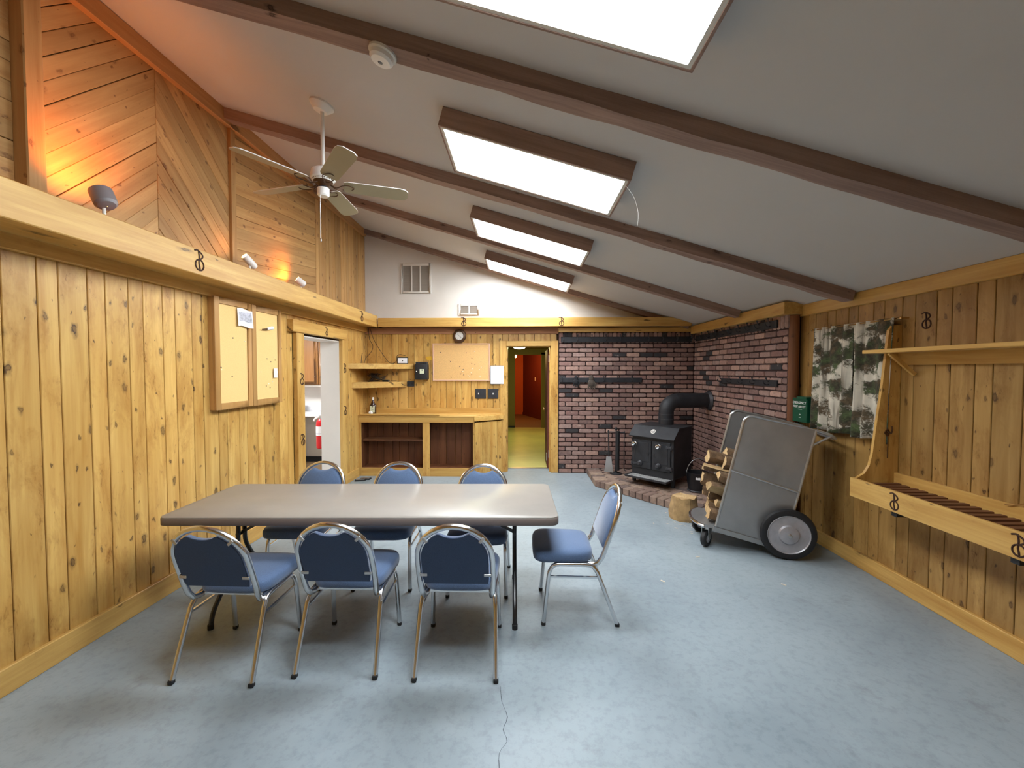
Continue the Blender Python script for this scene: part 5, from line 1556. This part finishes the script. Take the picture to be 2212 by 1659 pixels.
def curtain(label, y0, y1, seed):
    r_ = random.Random(seed)
    t = thing('curtain', label, 'curtain', (XR - 0.055, (y0 + y1) / 2, 1.10), 0, 'woodland print curtains')
    ny, nz = 48, 14; vs = []; w = y1 - y0; H_ = 0.945
    for j in range(nz + 1):
        v = j / nz
        for i in range(ny + 1):
            u = i / ny
            amp = 0.012 + 0.012 * (1 - v)
            x = amp * math.sin(u * 2 * PI * 3.5 + seed + 0.5 * math.sin(v * 3)) + 0.006 * math.sin(u * 31 + seed)
            squeeze = 1.0 - 0.03 * math.sin(PI * v)
            vs.append((x - 0.012 * (1 - v), (-w / 2 + w * u) * squeeze, H_ * v + (0.008 * math.sin(u * 9 + seed) if j == 0 else 0)))
    fs = [(j * (ny + 1) + i, j * (ny + 1) + i + 1, (j + 1) * (ny + 1) + i + 1, (j + 1) * (ny + 1) + i) for j in range(nz) for i in range(ny)]
    mb = MB(); mb.add(vs, fs)
    o = mb.build('cloth', 'curtain', t, smooth=80)
    md = o.modifiers.new('thick', 'SOLIDIFY'); md.thickness = 0.002
curtain('left woodland-print curtain over the window, beside first aid box', 3.60, 4.05, 1.0)
curtain('right woodland-print curtain over the window, beside coat rack', 3.19, 3.595, 4.0)
rd = thing('curtain_rod', 'thin brass curtain rod over the window', 'curtain rod', (XR - 0.055, 3.62, 2.035))
MB().tube([(0, -0.47, 0), (0, 0.47, 0)], 0.006, 8).build('rod', 'brassy', rd)
for y in (-0.47, 0.47): MB().tube([(0, y, 0), (0.055, y, 0)], 0.006, 8).ell((0, y, 0), (0.012, 0.012, 0.012)).build('bracket', 'brassy', rd)

cr = thing('coat_rack_bench', 'pine coat rack with slatted bottom shelf along right wall', 'coat rack', (XR, 2.2, 0))
YE = 3.2 - 2.2
def xr(x): return x - XR
# curved end panel
pr = [(0.0, 0.70), (xr(2.53), 0.70), (xr(2.53), 0.835), (xr(2.585), 0.87), (xr(2.62), 0.93), (xr(2.64), 1.02), (xr(2.665), 1.25), (xr(2.70), 1.55), (xr(2.72), 1.78), (xr(2.735), 1.95), (xr(2.76), 1.985), (0.0, 1.99)]
mE = Matrix(((1, 0, 0, 0), (0, 0, 1, 0), (0, 1, 0, 0), (0, 0, 0, 1)))   # (x,z,y)
for ye in (YE, -1.6):
    e = MB().prism(pr, ye, ye + 0.022, mE).build('end_panel', 'pine', cr, smooth=0)
MB().box((xr(2.50), -1.6, 0.692), (xr(2.525), YE + 0.03, 0.835)).build('front_rail', 'pine_y', cr, bevel=0.003)
MB().box((xr(2.80), -1.6, 0.70), (xr(2.828), YE, 0.88)).build('back_rail', 'pine_y', cr, bevel=0.003)
sl0 = None; y = YE - 0.05
while y > -1.55:
    if sl0 is None: sl0 = MB().box((xr(2.526), -0.019, 0.79), (xr(2.80), 0.019, 0.81)).build('slat', 'slat', cr, bevel=0.002); o = sl0
    else:
        o = sl0.copy(); COL.objects.link(o); o.parent = cr
    o.location = (0, y, random.uniform(-0.001, 0.001)); y -= 0.0675
for yy in (2.847 - 2.2, 2.141 - 2.2, 1.435 - 2.2): brand_mark(cr, plane_frame((xr(2.50), yy, 0.765), (0, -1, 0), (0, 0, 1)), 0.11)
for yy in (2.88 - 2.2, 2.18 - 2.2, 1.5 - 2.2):
    MB().box((xr(2.53), yy - 0.02, 0.655), (xr(2.60), yy + 0.02, 0.70)).build('shelf_bracket', 'iron', cr)
MB().box((xr(2.62), -1.6, 1.777), (0.0, YE + 0.10, 1.805)).build('upper_shelf', 'pine_y', cr, bevel=0.003)
MB().bar((xr(2.64), YE - 0.12, 1.775), (-0.01, YE - 0.12, 1.62), 0.02, 0.025).build('shelf_brace', 'pine', cr)
MB().box((-0.022, -1.6, 1.69), (0.0, YE, 1.777)).build('shelf_cleat', 'pine_y', cr)
hk = thing('coat_hook', 'dark iron coat hook with cord on the rack end panel', 'hook', (2.74, 3.2, 1.16))
MB().prism([(-0.022, 0.02), (0, -0.012), (0.022, 0.02), (0, 0.055)], 0, 0.008, Matrix.Rotation(PI / 2, 4, 'X')).build('plate', 'copper', hk)
MB().tube(smooth_path([(0, -0.006, 0.03), (0, -0.035, 0.02), (0, -0.045, 0.05), (0, -0.04, 0.075)], 4), 0.006, 6).build('hook', 'copper', hk)
MB().tube([(0.0, -0.01, 0.0), (0.002, -0.008, -0.17)], 0.003, 6).build('cord', 'copper', hk)
M['tan_cord'] = plain('tan_cord', srgb(150, 104, 52), 0.6)
tag(MB().tube(smooth_path([(0, 0, 0), (0.01, -0.05, 0.012), (0.012, -0.12, 0.05), (0.01, -0.22, 0.055), (0.01, -0.35, 0.03)], 5), 0.003, 6).build('cord', 'tan_cord', loc=(2.785, 2.46, 0.875)),
    'thin tan cord trailing over the coat rack back rail', 'cord')

# ================================================================ KITCHEN BEYOND THE LEFT DOORWAY
struct(MB().box((-5.4, 4.2, -0.1), (-2.9, 7.6, -0.001)).build('floor_kitchen', 'brown_floor', smooth=0))
struct(MB().box((-5.4, 7.42, 0), (-2.7, 7.55, 2.5)).build('wall_kitchen_back', 'white_wall', smooth=0))
struct(MB().box((-5.5, 4.1, 0), (-5.4, 7.55, 2.5)).build('wall_kitchen_left', 'white_wall', smooth=0))
struct(MB().box((-5.4, 4.1, 0), (-2.9, 4.2, 2.5)).build('wall_kitchen_near', 'white_wall', smooth=0))
struct(MB().box((-5.5, 4.1, 2.45), (-2.9, 7.55, 2.55)).build('ceiling_kitchen', 'white_wall', smooth=0))
struct(MB().box((-5.4, 7.39, 0), (-2.9, 7.42, 0.09)).build('baseboard_kitchen', 'black', smooth=0))
kl = thing('kitchen_light', 'bright ceiling light inside the kitchen', 'light fixture', (-3.9, 5.9, 2.45))
MB().box((-0.6, -0.3, -0.06), (0.6, 0.3, 0)).build('housing', 'white', kl)
MB().box((-0.56, -0.26, -0.068), (0.56, 0.26, -0.06)).build('diffuser', 'kitchen_glow', kl, smooth=0)
kc = thing('upper_cabinet', 'brown wooden kitchen wall cabinet seen through left doorway', 'cabinet', (-3.6, 7.42, 1.40))
MB().box((-1.0, -0.32, 0), (0.58, 0, 0.95)).build('carcass', 'kitchen_wood', kc, smooth=0)
for (a, b, kx) in ((-0.98, -0.49, -0.53), (-0.47, 0.075, 0.03), (0.085, 0.575, 0.13)):
    dk_ = MB()
    for q in (((a, 0.01), (a + 0.07, 0.94)), ((b - 0.07, 0.01), (b, 0.94)), ((a + 0.07, 0.01), (b - 0.07, 0.08)), ((a + 0.07, 0.87), (b - 0.07, 0.94))): dk_.box((q[0][0], -0.345, q[0][1]), (q[1][0], -0.32, q[1][1]))
    dk_ = dk_.build('door', 'kitchen_wood', kc, bevel=0.004)
    MB().box((a + 0.07, -0.332, 0.08), (b - 0.07, -0.32, 0.87)).build('panel', 'kitchen_wood', dk_)
    MB().ell((kx, -0.365, 0.14), (0.016, 0.016, 0.016)).build('knob', 'copper', dk_)
MB().box((-0.2, -0.30, -0.03), (0.55, -0.22, 0)).build('under_light', 'white', kc)
kk = thing('kitchen_counter', 'grey kitchen worktop on a white wall, seen through doorway', 'counter', (-3.6, 7.42, 0))
MB().box((-1.3, -0.62, 0.88), (0.62, 0, 0.92)).build('worktop', 'laminate', kk, bevel=0.004)
MB().box((-1.3, -0.02, 0.92), (0.62, 0, 1.03)).build('backsplash', 'laminate', kk)
MB().box((-1.3, -0.60, 0.0), (-0.35, -0.05, 0.88)).build('base_unit', 'white_wall', kk)
sp = tag(MB().box((-0.06, -0.10, 0), (0.06, 0.10, 0.20)).build('toaster', 'galv', loc=(-3.93, 7.2, 0.92), bevel=0.02, seg=2), 'grey metal appliance at the end of kitchen worktop', 'toaster')
fe = thing('fire_extinguisher', 'red fire extinguisher with white label inside kitchen doorway', 'fire extinguisher', (-3.09, 6.26, 0.46))
MB().lathe([(0.055, 0), (0.066, 0.015), (0.066, 0.37), (0.06, 0.41), (0.035, 0.445), (0.02, 0.455)], 24).build('cylinder', 'red', fe)
MB().lathe([(0.020, 0.45), (0.024, 0.47), (0.024, 0.50), (0.012, 0.505)], 14).build('valve', 'galv_rim', fe)
MB().bar((0.02, -0.0, 0.505), (-0.09, -0.02, 0.545), 0.022, 0.012).bar((0.02, 0, 0.485), (-0.075, -0.02, 0.475), 0.022, 0.010).build('lever', 'white', fe)
MB().tube(smooth_path([(-0.02, -0.02, 0.48), (-0.07, -0.035, 0.45), (-0.085, -0.04, 0.42)], 4), [0.012] * 8 + [0.016], 8).build('nozzle', 'white', fe)
MB().lathe([(0.0672, 0.20), (0.0672, 0.34)], 24, Matrix(), cap=False).build('label', 'paper', fe)
MB().lathe([(0.0676, 0.222), (0.0676, 0.238)], 24, Matrix(), cap=False).build('label_print', 'faint_ink', fe)
MB().box((0.055, -0.02, 0.30), (0.24, 0.02, 0.33)).build('wall_bracket', 'galv_rim', fe)
hc_ = thing('hand_cart', 'black tubular folding cart standing in the kitchen', 'hand cart', (-3.72, 6.9, 0))
MB().tube(smooth_path([(-0.25, 0, 0.06), (-0.2, 0, 0.40), (-0.13, 0, 0.46), (-0.02, 0, 0.46), (0.03, 0, 0.42), (-0.02, 0, 0.12), (-0.03, 0, 0.05)], 4), 0.014, 8).build('frame', 'black_gloss', hc_)
MB().tube([(-0.22, 0, 0.25), (0.0, 0, 0.25)], 0.010, 8).build('cross_tube', 'black_gloss', hc_)
for x in (-0.25, -0.03): MB().lathe([(0.05, -0.015), (0.05, 0.015)], 16, Matrix.Translation((x, 0, 0.05)) @ ry).build('wheel', 'black', hc_)

# ================================================================ HALL BEYOND THE BACK DOORWAY
HC = 2.26
struct(MB().box((-1.6, 6.95, -0.1), (1.8, 12.0, -0.001)).build('floor_hall', 'linoleum', smooth=0))
struct(MB().box((-1.6, 12.0, -0.1), (1.8, 16.2, -0.002)).build('floor_far_room', 'brown_floor', smooth=0))
struct(MB().box((-1.7, 6.95, HC), (1.9, 16.3, HC + 0.1)).build('ceiling_hall', 'olive', smooth=0))
struct(MB().box((-1.3, 6.96, 0), (-1.2, 12.0, HC)).build('wall_hall_left', 'olive', smooth=0))
struct(MB().box((1.25, 6.96, 0), (1.35, 12.0, HC)).build('wall_hall_right', 'olive', smooth=0))
struct(MB().box((-1.3, 12.0, 0), (-0.235, 12.12, HC)).box((0.52, 12.0, 0), (1.3, 12.12, HC)).box((-0.235, 12.0, 2.10), (0.52, 12.12, HC)).build('wall_hall_end', 'olive', smooth=0))
struct(MB().box((0.52, 11.985, 0), (0.63, 12.0, 2.16)).box((-0.33, 11.985, 2.10), (0.63, 12.0, 2.17)).build('trim_7', 'olive', smooth=0))
struct(MB().box((0.63, 11.98, 0), (1.25, 12.0, 0.11)).box((-1.2, 11.98, 0), (-0.24, 12.0, 0.05)).build('baseboard_hall', 'black', smooth=0))
struct(MB().box((-0.7, 15.6, 0), (1.8, 15.7, HC)).build('wall_far_orange', 'orange_wall', smooth=0))
struct(MB().prism([(0.03, 15.6), (0.0, 15.5), (0.72, 13.6), (0.80, 13.65)], 0, HC).build('wall_far_red', 'redwall', smooth=0))
struct(MB().prism([(-0.02, 15.5), (-0.01, 15.49), (0.71, 13.59), (0.70, 13.58)], 0, 0.10).build('baseboard_far', 'redwall', smooth=0))
struct(MB().box((-0.75, 12.12, 0), (-0.65, 15.7, HC)).build('wall_far_left', 'orange_wall', smooth=0))
struct(MB().box((-1.7, 16.2, 0), (1.9, 16.3, HC)).build('wall_far_end', 'redwall', smooth=0))
hl = thing('hall_light', 'oval yellow-glowing flush light on the hall ceiling', 'light fixture', (-0.09, 9.9, HC))
MB().lathe([(0.17, 0), (0.17, -0.02)], 24).build('base', 'white', hl)
MB().lathe([(0.16, -0.02), (0.155, -0.05), (0.12, -0.085), (0.05, -0.10), (0.005, -0.102)], 24).build('diffuser', 'hall_glow', hl)
bl = thing('bare_bulb', 'small glowing bulb in the far orange room', 'lamp', (-0.25, 13.4, HC))
MB().tube([(0, 0, 0), (0, 0, -0.10)], 0.012, 8).build('socket', 'black', bl)
MB().ell((0, 0, -0.15), (0.045, 0.045, 0.055)).build('bulb', 'bulb_orange', bl)
pl_ = bpy.data.lights.new('bulb_light', 'POINT'); pl_.energy = 16; pl_.color = (1.0, 0.42, 0.1); pl_.shadow_soft_size = 0.06
po = bpy.data.objects.new('bulb_light', pl_); COL.objects.link(po); po.parent = bl; po.location = (0.0, 0, -0.26)
vt = tag(MB().box((-0.03, -0.01, -0.06), (0.03, 0, 0.06)).build('wall_switch', 'paper', loc=(0.42, 14.36, 1.35), rot=(0, 0, RAD(-69))), 'tiny pale switch plate on the dark red far wall', 'light switch')
